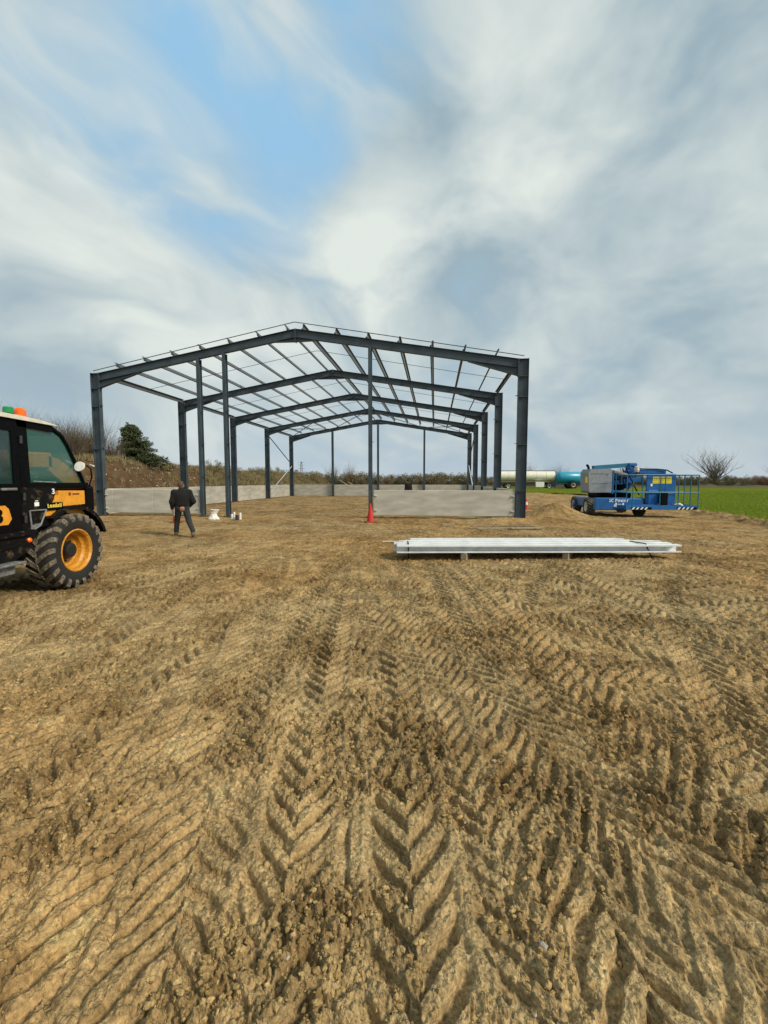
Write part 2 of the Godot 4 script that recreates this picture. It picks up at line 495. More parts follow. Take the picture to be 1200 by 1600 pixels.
func make_tracks() -> void:
	var V := func(x: float, z: float) -> Vector2: return Vector2(x, z)
	var base := [
		[[V.call(-6.2, -3), V.call(-4.2, 2), V.call(-2.6, 5), V.call(-2.0, 9), V.call(-3.0, 15), V.call(-4.6, 26), V.call(-3.8, 40)], 0.55],
		[[V.call(2.4, -3), V.call(1.7, 1.5), V.call(0.3, 5), V.call(-1.4, 10), V.call(-3.2, 16), V.call(-4.2, 24), V.call(-2.0, 42)], 0.8],
		[[V.call(4.6, -3), V.call(3.6, 1.5), V.call(2.2, 5), V.call(0.5, 10), V.call(-1.2, 16), V.call(-2.2, 24), V.call(0.5, 42)], 0.7],
		[[V.call(0.9, -2), V.call(0.55, 1.2), V.call(0.35, 2.2), V.call(-0.15, 4.0), V.call(-0.9, 6.5), V.call(-2.6, 11), V.call(-5.4, 16)], 1.0],
		[[V.call(-1.0, -2), V.call(-1.3, 1.2), V.call(-1.7, 3), V.call(-2.4, 6), V.call(-4.2, 11), V.call(-7.2, 15.5)], 0.9],
		[[V.call(-0.1, -2), V.call(-0.45, 1.5), V.call(-0.75, 2.6), V.call(-0.9, 4.2), V.call(-1.0, 7.5), V.call(-0.6, 13), V.call(0.6, 15)], 1.0],
		[[V.call(-5.0, 3.4), V.call(-3.2, 3.7), V.call(-1.4, 4.4), V.call(0.4, 5.4), V.call(2.2, 6.2), V.call(6.0, 7.2), V.call(12.0, 9.6), V.call(22, 12)], 0.75],
		[[V.call(-5.0, 5.3), V.call(-3.0, 5.6), V.call(-1.0, 6.4), V.call(1.0, 7.3), V.call(3.0, 8.0), V.call(7.0, 8.6), V.call(12.0, 11.4), V.call(22, 14)], 0.7],
		[[V.call(1.5, -1), V.call(1.9, 1.4), V.call(2.5, 3.2), V.call(3.6, 5.4), V.call(6.0, 7.8), V.call(9.0, 11.2), V.call(13.0, 15.0), V.call(16, 22), V.call(21, 38)], 0.85],
		[[V.call(3.4, -1), V.call(3.8, 1.4), V.call(4.6, 3.2), V.call(5.8, 5.0), V.call(8.2, 7.0), V.call(11.0, 10.0), V.call(14.5, 13.4), V.call(18, 16)], 0.75],
		[[V.call(-4.95, -4), V.call(-4.95, 2), V.call(-4.95, 5.7)], 0.9],
		[[V.call(-6.9, -4), V.call(-6.9, 2), V.call(-6.9, 5.7)], 0.9],
		[[V.call(-8.5, 7.5), V.call(-5.0, 8.0), V.call(-1.5, 8.6), V.call(2.5, 9.4), V.call(4.0, 12), V.call(5.4, 13)], 0.55],
		[[V.call(-2.6, 1.0), V.call(-1.9, 2.0), V.call(-1.4, 2.9), V.call(-1.3, 4.4), V.call(-1.9, 7.0), V.call(-2.7, 12), V.call(-3.4, 20)], 0.8],
		[[V.call(-0.6, 1.0), V.call(0.2, 2.0), V.call(0.7, 2.9), V.call(0.8, 4.4), V.call(0.3, 7.0), V.call(-0.7, 12), V.call(-1.4, 20)], 0.95],
		[[V.call(6.0, 2), V.call(4.4, 3.6), V.call(2.2, 4.4), V.call(0.0, 4.2), V.call(-2.4, 3.0), V.call(-4.2, 1.2)], 0.6],
		[[V.call(-3.6, 13), V.call(-2.4, 15), V.call(-1.9, 19), V.call(-2.4, 30), V.call(-3, 45)], 0.6],
		[[V.call(-5.5, 13), V.call(-5.0, 16), V.call(-5.4, 20), V.call(-5.6, 30), V.call(-6, 45)], 0.6],
		[[V.call(8.6, 13), V.call(10.4, 16.5), V.call(13.0, 19.0), V.call(14.8, 24), V.call(18, 34)], 0.6],
	]
	for i in base.size():
		add_track(base[i][0], 0.18 + 0.025 * (i % 3), 0.155 + 0.02 * ((i * 2) % 3), 0.020 + 0.004 * (i % 3), 1.0 if i % 2 else -1.0, base[i][1] * 0.5 + 0.45)
	# many older passes between the gate of the shed, the yard and the lift
	var rg := RandomNumberGenerator.new()
	rg.seed = 4
	for i in 56:
		var a := Vector2(rg.randf_range(-6.5, 5.0), rg.randf_range(-2.5, 0.5))
		var d := Vector2(rg.randf_range(-6.0, 0.5), rg.randf_range(17.0, 24.0))
		if i % 5 == 3:
			a = Vector2(-8.5, rg.randf_range(3.0, 12.0))
			d = Vector2(13.0, a.y + rg.randf_range(1.0, 7.0))
		elif i % 4 == 1:
			a = Vector2(rg.randf_range(-3.0, 6.0), rg.randf_range(-2.5, 0.5))
			d = Vector2(rg.randf_range(6.0, 13.0), rg.randf_range(11.0, 17.0))
		var mid := (a + d) * 0.5 + Vector2(rg.randf_range(-1.6, 1.6), rg.randf_range(-1.0, 1.0))
		for o in [-0.95, 0.95]:
			var nrm: Vector2 = (d - a).orthogonal().normalized() * o
			add_track([a + nrm, a.lerp(mid, 0.5) + nrm, mid + nrm, mid.lerp(d, 0.5) + nrm, d + nrm], 0.165 + 0.02 * (i % 4), 0.135 + 0.02 * (i % 3), 0.020 + 0.004 * (i % 3), 1.0 if i % 2 else -1.0, 1.0)

func field_side(x: float, z: float) -> float:      # > 0 on the grass, metres from its edge (only near the edge)
	var best := 1e9
	var side := -1.0
	for i in FIELD.size() - 1:
		var a: Vector2 = FIELD[i]
		var b: Vector2 = FIELD[i + 1]
		var ab := b - a
		var p := Vector2(x, z) - a
		var t := clampf(p.dot(ab) / ab.length_squared(), 0.0, 1.0)
		var d := (p - ab * t).length()
		if d < best:
			best = d
			side = 1.0 if ab.cross(p) < 0.0 else -1.0
	return best * side

func ground_base(x: float, z: float) -> float:     # z: metres ahead
	var h := g_low.get_noise_2d(x, z) * 0.05
	# spoil heaped beside the right-hand corner column and below the panels
	h += 0.62 * exp(-((x - 7.9) * (x - 8.0) / 1.0 + (z - 19.2) * (z - 19.2) / 0.9))
	h += 0.22 * exp(-((x - 7.6) * (x - 7.6) / 1.4 + (z - 21.5) * (z - 21.5) / 3.0))
	h += 0.20 * exp(-((x - 6.9) * (x - 6.9) / 1.2 + (z - 17.0) * (z - 17.0) / 0.5)) + 0.13 * exp(-((x - 4.9) * (x - 4.9) / 1.0 + (z - 16.9) * (z - 16.9) / 0.25)) + 0.1 * exp(-((x - 2.2) * (x - 2.2) / 0.9 + (z - 16.9) * (z - 16.9) / 0.3))
	h += 0.10 * exp(-((x - 3.4) * (x - 3.4) / 5.0 + (z - 17.2) * (z - 17.2) / 0.35))
	if x > 12.0 and z > 8.0 and z < 40.0:          # pushed-up soil along the edge of the grass
		var f := field_side(x, z)
		h += 0.22 * exp(-(f + 0.15) * (f + 0.15) / 0.25) * (0.6 + g_patch.get_noise_2d(x * 2.0, z * 2.0))
	return h

func soil(x: float, z: float, r: float) -> Array:   # height, wetness, crumb
	var h := ground_base(x, z)
	var patch := g_patch.get_noise_2d(x, z)
	var mid := g_mid.get_noise_2d(x, z)
	var crumb := clampf(patch * 1.7 + 0.52 + mid * 0.45, 0.0, 1.0)
	var tr := 0.0
	var key := floori(x * 4.0) * 100000 + floori(z * 4.0)
	var th := 0.0
	if track_of.has(key):
		var e: Dictionary = track_of[key]
		for id: int in e:
			var q: Array = e[id]
			var par: Array = track_par[id]
			var dx: float = x - q[0].x
			var dz: float = z - q[0].y
			var tx: float = q[1].x
			var tz: float = q[1].y
			var w: float = dx * -tz + dz * tx
			var aw := absf(w) + mid * 0.03
			var hw: float = par[0]
			if aw > hw + 0.09: continue
			var pitch: float = par[1]
			var s: float = q[2] + dx * tx + dz * tz + mid * 0.04
			var ph: float = (s + aw * 1.15 * float(par[3]) + (pitch * 0.5 if w > 0.0 else 0.0)) / pitch
			var fr := ph - floorf(ph)
			var bar := smoothstep(0.04, 0.15, fr) * (1.0 - smoothstep(0.50, 0.60, fr))
			if aw < 0.03: bar *= 0.6
			var vis: float = clampf(float(par[4]) * (1.12 - 0.55 * crumb + g_smear.get_noise_2d(s * 0.5 + id * 31.7, w * 0.5) * 1.2), 0.0, 1.0)
			var dpt: float = par[2]
			var inn := 1.0 - smoothstep(hw - 0.03, hw + 0.02, aw)
			var rim := exp(-(aw - hw - 0.035) * (aw - hw - 0.035) / 0.0012)
			var t2: float = (-dpt * 1.2 * bar + 0.5 * dpt * (1.0 - bar)) * inn + rim * 0.018
			var m := vis * maxf(inn, rim * 0.8)
			th = lerpf(th, t2, m)
			tr = maxf(tr, vis * inn)
	var rough := clampf(1.0 - tr * 0.55, 0.25, 1.0)
	h += th
	h += mid * 0.012 * rough
	if r < 30.0:
		var c1 := clampf(g_cell.get_noise_2d(x, z) + 1.0, 0.0, 0.55)
		h += (c1 - 0.3) * 0.075 * (0.18 + crumb) * rough
		if r < 14.0:
			var c2 := clampf(g_cell2.get_noise_2d(x, z) + 1.0, 0.0, 0.6)
			h += (c2 - 0.3) * 0.026 * (0.15 + crumb * 0.9)
			if r < 6.0: h += clampf(g_cell3.get_noise_2d(x, z) + 1.0, 0.0, 0.6) * 0.008 * (0.3 + crumb)
			h += (absf(g_fine.get_noise_2d(x, z)) - 0.22) * 0.030 * (0.45 + crumb * 0.75)
	else:
		h += mid * 0.03
	return [h, patch, crumb, mid]

func ground_y(x: float, z: float) -> float:
	return ground_base(x, z)

func make_ground() -> void:
	make_tracks()
	var radii := PackedFloat32Array()
	var r := 0.55
	while r < 1000.0:
		radii.append(r)
		if r < 12.0: r += clampf(r * 0.0044, 0.0055, 0.03)
		elif r < 25.0: r += 0.085
		elif r < 70.0: r += 0.45
		else: r *= 1.07
	var ang := PackedFloat32Array()
	var nd := 660
	for i in nd + 1: ang.append(deg_to_rad(-56.0 + 112.0 * i / nd))
	for i in range(1, 46): ang.append(deg_to_rad(56.0 + 248.0 * i / 46.0))
	var nc := ang.size()
	var nr := radii.size()
	var vs := PackedVector3Array()
	var cs := PackedColorArray()
	vs.resize(nr * nc)
	cs.resize(nr * nc)
	var sn := PackedFloat32Array()
	var cn := PackedFloat32Array()
	for a in ang:
		sn.append(sin(a)); cn.append(cos(a))
	var dry := Vector3(0.88, 0.64, 0.32)
	var wet := Vector3(0.31, 0.180, 0.062)
	var ochre := Vector3(0.92, 0.57, 0.23)
	var i := 0
	for k in nr:
		var rr := radii[k]
		for j in nc:
			var x := rr * sn[j]
			var z := rr * cn[j]
			var h := 0.0
			var c: Vector3
			if rr < 120.0:
				var q := soil(x, z, rr)
				h = q[0]
				var patch: float = q[1]
				var crumb: float = q[2]
				var mid: float = q[3]
				var f1 := g_fine.get_noise_2d(x * 0.7 + 40.0, z * 0.7)
				var k1 := clampf(0.27 + g_low.get_noise_2d(x * 1.7 + 9.0, z * 1.7) * 0.46 + (crumb - 0.5) * 0.34 + mid * 0.30 + f1 * 0.42, 0.0, 1.0)
				var k2 := clampf(g_low.get_noise_2d(x * 0.9 - 30.0, z * 0.9) * 1.1 + 0.15 + clampf((rr - 6.0) / 14.0, 0.0, 0.6), 0.0, 1.0)
				c = dry.lerp(ochre, k2 * 0.8).lerp(wet, k1)
				c *= 0.98 + 0.4 * g_patch.get_noise_2d(x * 3.1 + 7.0, z * 3.1)
			else:
				c = Vector3(0.07, 0.09, 0.03)
				h = -0.02
			vs[i] = Vector3(x, h, -z)
			cs[i] = Color(c.x, c.y, c.z)
			i += 1
	var ix := PackedInt32Array()
	ix.resize((nr - 1) * nc * 6)
	var t := 0
	for k in nr - 1:
		for j in nc:
			var a := k * nc + j
			var b := k * nc + (j + 1) % nc
			var c2 := a + nc
			var d := b + nc
			ix[t] = a; ix[t + 1] = c2; ix[t + 2] = b
			ix[t + 3] = b; ix[t + 4] = c2; ix[t + 5] = d
			t += 6
	var ns := PackedVector3Array()
	ns.resize(nr * nc)
	i = 0
	for k in nr:
		var up := mini(k + 1, nr - 1) * nc
		var dn := maxi(k - 1, 0) * nc
		for j in nc:
			var e := vs[up + j] - vs[dn + j]
			var g := vs[k * nc + (j + 1) % nc] - vs[k * nc + (j + nc - 1) % nc]
			ns[i] = g.cross(e).normalized()
			if ns[i].y < 0.0: ns[i] = -ns[i]
			i += 1
	var arr := []
	arr.resize(Mesh.ARRAY_MAX)
	arr[Mesh.ARRAY_VERTEX] = vs
	arr[Mesh.ARRAY_NORMAL] = ns
	arr[Mesh.ARRAY_COLOR] = cs
	arr[Mesh.ARRAY_INDEX] = ix
	var me := ArrayMesh.new()
	me.add_surface_from_arrays(Mesh.PRIMITIVE_TRIANGLES, arr)
	var grain := noise_tex(0.045, 0.36, 1.0, 6, 77, 1024, FastNoiseLite.TYPE_PERLIN)
	grain.noise.fractal_gain = 0.62
	var relief := noise_tex(0.015, 0.0, 1.0, 7, 78, 1024, FastNoiseLite.TYPE_PERLIN)
	relief.noise.fractal_gain = 0.68
	var m := mat(Color(1, 1, 1), 0.93, 0.0, grain, 1.3, relief, 2.8)
	m.vertex_color_use_as_albedo = true
	m.metallic_specular = 0.25
	M.soil = m
	me.surface_set_material(0, m)
	structure(inst("ground", me), "bare brown churned earth yard with tyre tracks", "ground")

func make_clods() -> void:
	# loose crumbs and pebbles on the mud: too many to count
	var mb := MB.new()
	rng.seed = 5
	var ico := SphereMesh.new()
	ico.radial_segments = 6
	ico.rings = 3
	ico.radius = 0.5
	ico.height = 1.0
	var arr := ico.get_mesh_arrays()
	var pv: PackedVector3Array = arr[Mesh.ARRAY_VERTEX]
	for i in pv.size():
		var p := pv[i]
		p *= 1.0 + 1.1 * g_mid.get_noise_3d(p.x * 0.9, p.y * 0.9 + 3.0, p.z * 0.9)
		p.y *= 0.6
		pv[i] = p
	var ids: PackedInt32Array = arr[Mesh.ARRAY_INDEX]
	for i in range(0, ids.size(), 3):
		mb.st.add_vertex(pv[ids[i]]); mb.st.add_vertex(pv[ids[i + 1]]); mb.st.add_vertex(pv[ids[i + 2]])
	var m := mat(Color(1, 1, 1), 0.95, 0.0, noise_tex(0.05, 0.6, 1.0, 4, 79), 3.0, M.fine, 0.4)
	m.vertex_color_use_as_albedo = true
	m.metallic_specular = 0.25
	var me := mb.mesh(m)
	var mm := MultiMesh.new()
	mm.transform_format = MultiMesh.TRANSFORM_3D
	mm.use_colors = true
	mm.mesh = me
	var n := 44000
	var xf := []
	var cl := []
	for i in n:
		var rr := 0.9 * pow(16.0, rng.randf())
		var a := deg_to_rad(rng.randf_range(-54, 54))
		var x := rr * sin(a)
		var z := rr * cos(a)
		var q := soil(x, z, rr)
		if q[2] + rng.randf_range(-0.35, 0.35) < 0.5: continue
		var s := 0.005 + 0.026 * pow(rng.randf(), 6.0) + 0.0012 * rr
		if rng.randf() < 0.008: s *= 1.8
		var b := Basis(Vector3.UP, rng.randf() * TAU).rotated(Vector3.RIGHT, rng.randf_range(-0.5, 0.5)).scaled(Vector3(s * rng.randf_range(0.7, 1.4), s, s))
		xf.append(Transform3D(b, Vector3(x, q[0] + s * 0.12, -z)))
		var k := clampf(0.40 + g_low.get_noise_2d(x * 1.7 + 9.0, z * 1.7) * 0.5 + rng.randf_range(-0.4, 0.35), 0.0, 1.0)
		var c := Vector3(0.68, 0.49, 0.22).lerp(Vector3(0.27, 0.16, 0.055), k)
		if rng.randf() < 0.015: c = Vector3(0.55, 0.50, 0.42)
		cl.append(Color(c.x, c.y, c.z))
	mm.instance_count = xf.size()
	for i in xf.size():
		mm.set_instance_transform(i, xf[i])
		mm.set_instance_color(i, cl[i])
	var o := MultiMeshInstance3D.new()
	o.name = "soil_crumbs"
	o.multimesh = mm
	add_child(o)
	stuff(o, "loose crumbs of brown soil scattered over the muddy yard", "soil")

# ------------------------------------------------------------------ grass, banks, hedges
func field_y(x: float, z: float) -> float:
	return 0.10 + g_low.get_noise_2d(x * 0.4, z * 0.4) * 0.16

func make_field() -> void:
	var me := MB.new()
	var st := me.st
	st.set_smooth_group(1)
	var xs := PackedFloat32Array()
	var x := 8.0
	while x < 210.0:
		xs.append(x)
		x += 0.3 if x < 26.0 else (0.8 if x < 50.0 else 4.0)
	var zs := PackedFloat32Array()
	var z := 3.0
	while z < 118.0:
		zs.append(z)
		z += 0.3 if z < 34.0 else (0.7 if z < 70.0 else 3.0)
	var ys := PackedFloat32Array()
	var ok := PackedByteArray()
	var col := PackedColorArray()
	for zz in zs:
		for xx in xs:
			var f := field_side(xx, zz) + g_patch.get_noise_2d(xx * 0.9, zz * 0.9) * 0.9
			ys.append(field_y(xx, zz) + (g_mid.get_noise_2d(xx, zz) * 0.03) - clampf(0.25 - f, 0.0, 0.5) * 0.5)
			ok.append(1 if f > -0.1 else 0)
			var k := clampf(0.5 + g_low.get_noise_2d(xx * 0.5, zz * 2.0) * 0.9, 0.0, 1.0)
			var c := Vector3(0.16, 0.22, 0.004).lerp(Vector3(0.22, 0.27, 0.008), k)
			var w := clampf(0.9 - f * 0.9, 0.0, 1.0) * clampf(0.6 + g_mid.get_noise_2d(xx, zz), 0.0, 1.0)
			c = c.lerp(Vector3(0.17, 0.125, 0.05), w * 0.7)
			col.append(Color(c.x, c.y, c.z))
	var nx := xs.size()
	for k in zs.size() - 1:
		for j in nx - 1:
			var a := k * nx + j
			if ok[a] and ok[a + 1] and ok[a + nx] and ok[a + nx + 1]:
				for e in [[0, 0], [1, 0], [0, 1], [1, 0], [1, 1], [0, 1]]:
					var id: int = a + e[0] + e[1] * nx
					st.set_color(col[id])
					st.add_vertex(Vector3(xs[j + e[0]], ys[id], -zs[k + e[1]]))
	var m := mat(Color(1, 1, 1), 0.95, 0.0, noise_tex(0.05, 0.55, 1.0, 4, 91), 0.8, M.fine, 3.0)
	m.vertex_color_use_as_albedo = true
	m.metallic_specular = 0.2
	structure(obj("grass_field", me, m), "bright green grass field beyond the muddy yard", "field")
	# blades
	rng.seed = 21
	var xf := []
	var cl := []
	for i in 60000:
		var zz := 12.0 * pow(5.0, rng.randf())
		var xx := rng.randf_range(10.0, 26.0 + zz * 0.75)
		var f := field_side(xx, zz) + g_patch.get_noise_2d(xx * 0.9, zz * 0.9) * 0.9
		if f < 0.05: continue
		var s := rng.randf_range(0.6, 1.25) * (1.0 + zz * 0.012)
		if f < 0.7 and rng.randf() < 0.4: s *= 1.7
		xf.append(Transform3D(Basis(Vector3.UP, rng.randf() * TAU).scaled(Vector3(s, s, s)), Vector3(xx, field_y(xx, zz) - 0.01, -zz)))
		var k := rng.randf()
		var c := Vector3(0.18, 0.27, 0.005).lerp(Vector3(0.29, 0.37, 0.014), k)
		if rng.randf() < 0.12: c = Vector3(0.24, 0.21, 0.08)
		cl.append(Color(c.x, c.y, c.z))
	scatter("grass", tuft_mesh(7, 0.09, 0.05, 3), xf, cl, "short green grass blades covering the field", "grass")

func tuft_mesh(n: int, h: float, spread: float, sd: int) -> ArrayMesh:
	var mb := MB.new()
	var r := RandomNumberGenerator.new()
	r.seed = sd
	for i in n:
		var a := r.randf() * TAU
		var p := Vector3(cos(a), 0, sin(a)) * r.randf() * spread
		var o := Vector3(cos(a * 3.0), 0, sin(a * 3.0)) * 0.006 * (h / 0.09)
		var tip := p * 1.8 + Vector3(r.randf_range(-0.4, 0.4) * h, h * r.randf_range(0.6, 1.1), r.randf_range(-0.4, 0.4) * h)
		mb.tri(p - o, p + o, tip)
	var m := mat(Color(1, 1, 1), 0.8)
	m.vertex_color_use_as_albedo = true
	m.backlight_enabled = true
	m.backlight = Color(0.3, 0.35, 0.1)
	return mb.mesh(m)

func scatter(called: String, mesh: Mesh, xf: Array, cl: Array, label: String, category: String) -> MultiMeshInstance3D:
	var mm := MultiMesh.new()
	mm.transform_format = MultiMesh.TRANSFORM_3D
	mm.use_colors = true
	mm.mesh = mesh
	mm.instance_count = xf.size()
	for i in xf.size():
		mm.set_instance_transform(i, xf[i])
		mm.set_instance_color(i, cl[i])
	var o := MultiMeshInstance3D.new()
	o.name = numbered(called)
	o.multimesh = mm
	add_child(o)
	stuff(o, label, category)
	return o

# the earth bank on the left: a strip along a line, with its own cross-section
func bank_point(s: float) -> Vector2:     # s metres along, from beside the viewer into the distance
	return Vector2(-25.5 + 0.121 * (s - 20.0) + g_low.get_noise_2d(s * 0.3, 50.0) * 1.2, s)

func bank_top(s: float) -> float:
	return 3.35 - clampf((s - 34.0) / 30.0, 0.0, 1.0) * 0.55 + g_low.get_noise_2d(s * 0.6, 3.0) * 0.35

func bank_h(s: float, w: float) -> float:   # w: metres towards the yard from the crest line
	var t := bank_top(s)
	var k := 0.0
	if w < 0.0: k = 1.0 - smoothstep(3.0, 9.0, -w) * 0.9
	else: k = 1.0 - smoothstep(0.2, 6.2, w)
	return t * k + (g_mid.get_noise_2d(s * 0.7, w * 0.7) * 0.10 + g_patch.get_noise_2d(s, w) * 0.16) * minf(1.0, k * 3.0) - 0.06

func make_bank() -> void:
	var mb := MB.new()
	var st := mb.st
	st.set_smooth_group(1)
	var ns := 320
	var nw := 60
	var ps := []
	var cs := []
	for i in ns + 1:
		var s := -6.0 + 108.0 * i / ns
		var p := bank_point(s)
		for j in nw + 1:
			var w := -12.0 + 19.2 * j / nw
			ps.append(Vector3(p.x + w * 0.993, bank_h(s, w), -(p.y - w * 0.12)))
			var gk := clampf(smoothstep(0.9, -0.2, w) + g_patch.get_noise_2d(s * 0.8, w * 0.8) * 0.5 + clampf((s - 46.0) / 14.0, 0.0, 0.5), 0.0, 1.0)
			var sv := Vector3(0.23, 0.145, 0.078).lerp(Vector3(0.12, 0.073, 0.04), clampf(0.5 + g_mid.get_noise_2d(s * 0.8, w * 0.8) * 1.2, 0.0, 1.0))
			var c := sv.lerp(Vector3(0.145, 0.13, 0.045), gk)
			cs.append(Color(c.x, c.y, c.z))
	for i in ns:
		for j in nw:
			var a := i * (nw + 1) + j
			for e in [a, a + nw + 1, a + 1, a + 1, a + nw + 1, a + nw + 2]:
				st.set_color(cs[e])
				st.add_vertex(ps[e])
	var m := mat(Color(1, 1, 1), 0.95, 0.0, noise_tex(0.05, 0.5, 1.0, 5, 92), 0.6, M.fine, 4.0)
	m.vertex_color_use_as_albedo = true
	m.metallic_specular = 0.2
	structure(obj("earth_bank", mb, m), "brown earth bank running behind the long concrete side wall", "bank")
	# low bank under the hedge behind the field
	var mb2 := MB.new()
	mb2.smooth(1)
	var pr := [[-7.0, -0.1], [-4.0, 0.5], [-1.5, 1.3], [1.5, 1.5], [6.0, 1.2], [12.0, -0.1]]
	for i in 120:
		for j in pr.size() - 1:
			var q := []
			for e in [[0, 0], [1, 0], [1, 1], [0, 1]]:
				var x: float = -40.0 + 2.6 * (i + e[0])
				var zc := hedge_z(x)
				q.append(Vector3(x, pr[j + e[1]][1] * (0.8 + 0.4 * g_low.get_noise_2d(x * 0.4, 8.0)) + 0.25 * g_low.get_noise_2d(x, pr[j + e[1]][0]), -(zc + pr[j + e[1]][0])))
			mb2.quad(q[0], q[1], q[2], q[3])
	var m2 := mat(lin(0.13, 0.12, 0.05), 0.95, 0.0, noise_tex(0.05, 0.5, 1.0, 5, 93), 0.3)
	structure(obj("hedge_bank", mb2, m2), "low grassy bank under the far hedge behind the field", "bank")

func hedge_z(x: float) -> float:
	return 104.0 + 0.02 * x + g_low.get_noise_2d(x * 0.15, 77.0) * 2.5

# ---- plants
func twigs(mb: MB, p: Vector3, d: Vector3, l: float, r: float, depth: int, rg: RandomNumberGenerator, bend := 0.25) -> void:
	var q := p
	var dir := d.normalized()
	var seg := 3
	for i in seg:
		var nd := (dir + Vector3(rg.randf_range(-1, 1), rg.randf_range(-0.3, 0.8), rg.randf_range(-1, 1)) * bend).normalized()
		var q2 := q + nd * l / seg
		var r0 := r * (1.0 - 0.28 * i)
		var r1 := r * (1.0 - 0.28 * (i + 1))
		mb.tube(q, q2, r0, r1, 3 if depth < 2 else 5, false)
		if depth > 0:
			for k in (2 if depth > 1 else 2):
				var sd := (nd + Vector3(rg.randf_range(-1, 1), rg.randf_range(-0.1, 0.7), rg.randf_range(-1, 1)) * 0.95).normalized()
				twigs(mb, q.lerp(q2, rg.randf_range(0.3, 1.0)), sd, l * rg.randf_range(0.42, 0.66), maxf(r1 * 0.62, r * 0.2), depth - 1, rg, bend)
		q = q2
		dir = nd

func bare_shrub_mesh(sd: int, h: float, stems: int, m: Material) -> ArrayMesh:
	var rg := RandomNumberGenerator.new()
	rg.seed = sd
	var mb := MB.new()
	for i in stems:
		var a := rg.randf() * TAU
		var e := rg.randf_range(0.0, 0.55)
		twigs(mb, Vector3(cos(a) * rg.randf() * 0.5, -0.1, sin(a) * rg.randf() * 0.5), Vector3(cos(a) * e, 1.0, sin(a) * e), h * rg.randf_range(0.6, 1.0), 0.03, 1, rg, 0.15)
	return mb.mesh(m)

func leaf_clump(mb: MB, c: Vector3, r: Vector3, n: int, s: float, rg: RandomNumberGenerator) -> void:
	mb.flat()
	for i in n:
		var d := Vector3(rg.randfn(), rg.randfn(), rg.randfn()).normalized() * pow(rg.randf(), 0.4)
		var p := c + Vector3(d.x * r.x, d.y * r.y, d.z * r.z)
		var u := Vector3(rg.randf_range(-1, 1), rg.randf_range(-0.6, 1), rg.randf_range(-1, 1)).normalized() * s * rg.randf_range(0.6, 1.3)
		var v := u.cross(Vector3(rg.randf_range(-1, 1), rg.randf_range(-1, 1), rg.randf_range(-1, 1))).normalized() * s * 0.42
		mb.tri(p - v, p + v, p + u)

func leaf_mat(c: Color, seed_: int) -> StandardMaterial3D:
	var m := mat(c, 0.75, 0.0, noise_tex(0.03, 0.4, 1.0, 3, seed_), 0.9)
	m.backlight_enabled = true
	m.backlight = Color(0.25, 0.3, 0.1)
	return m

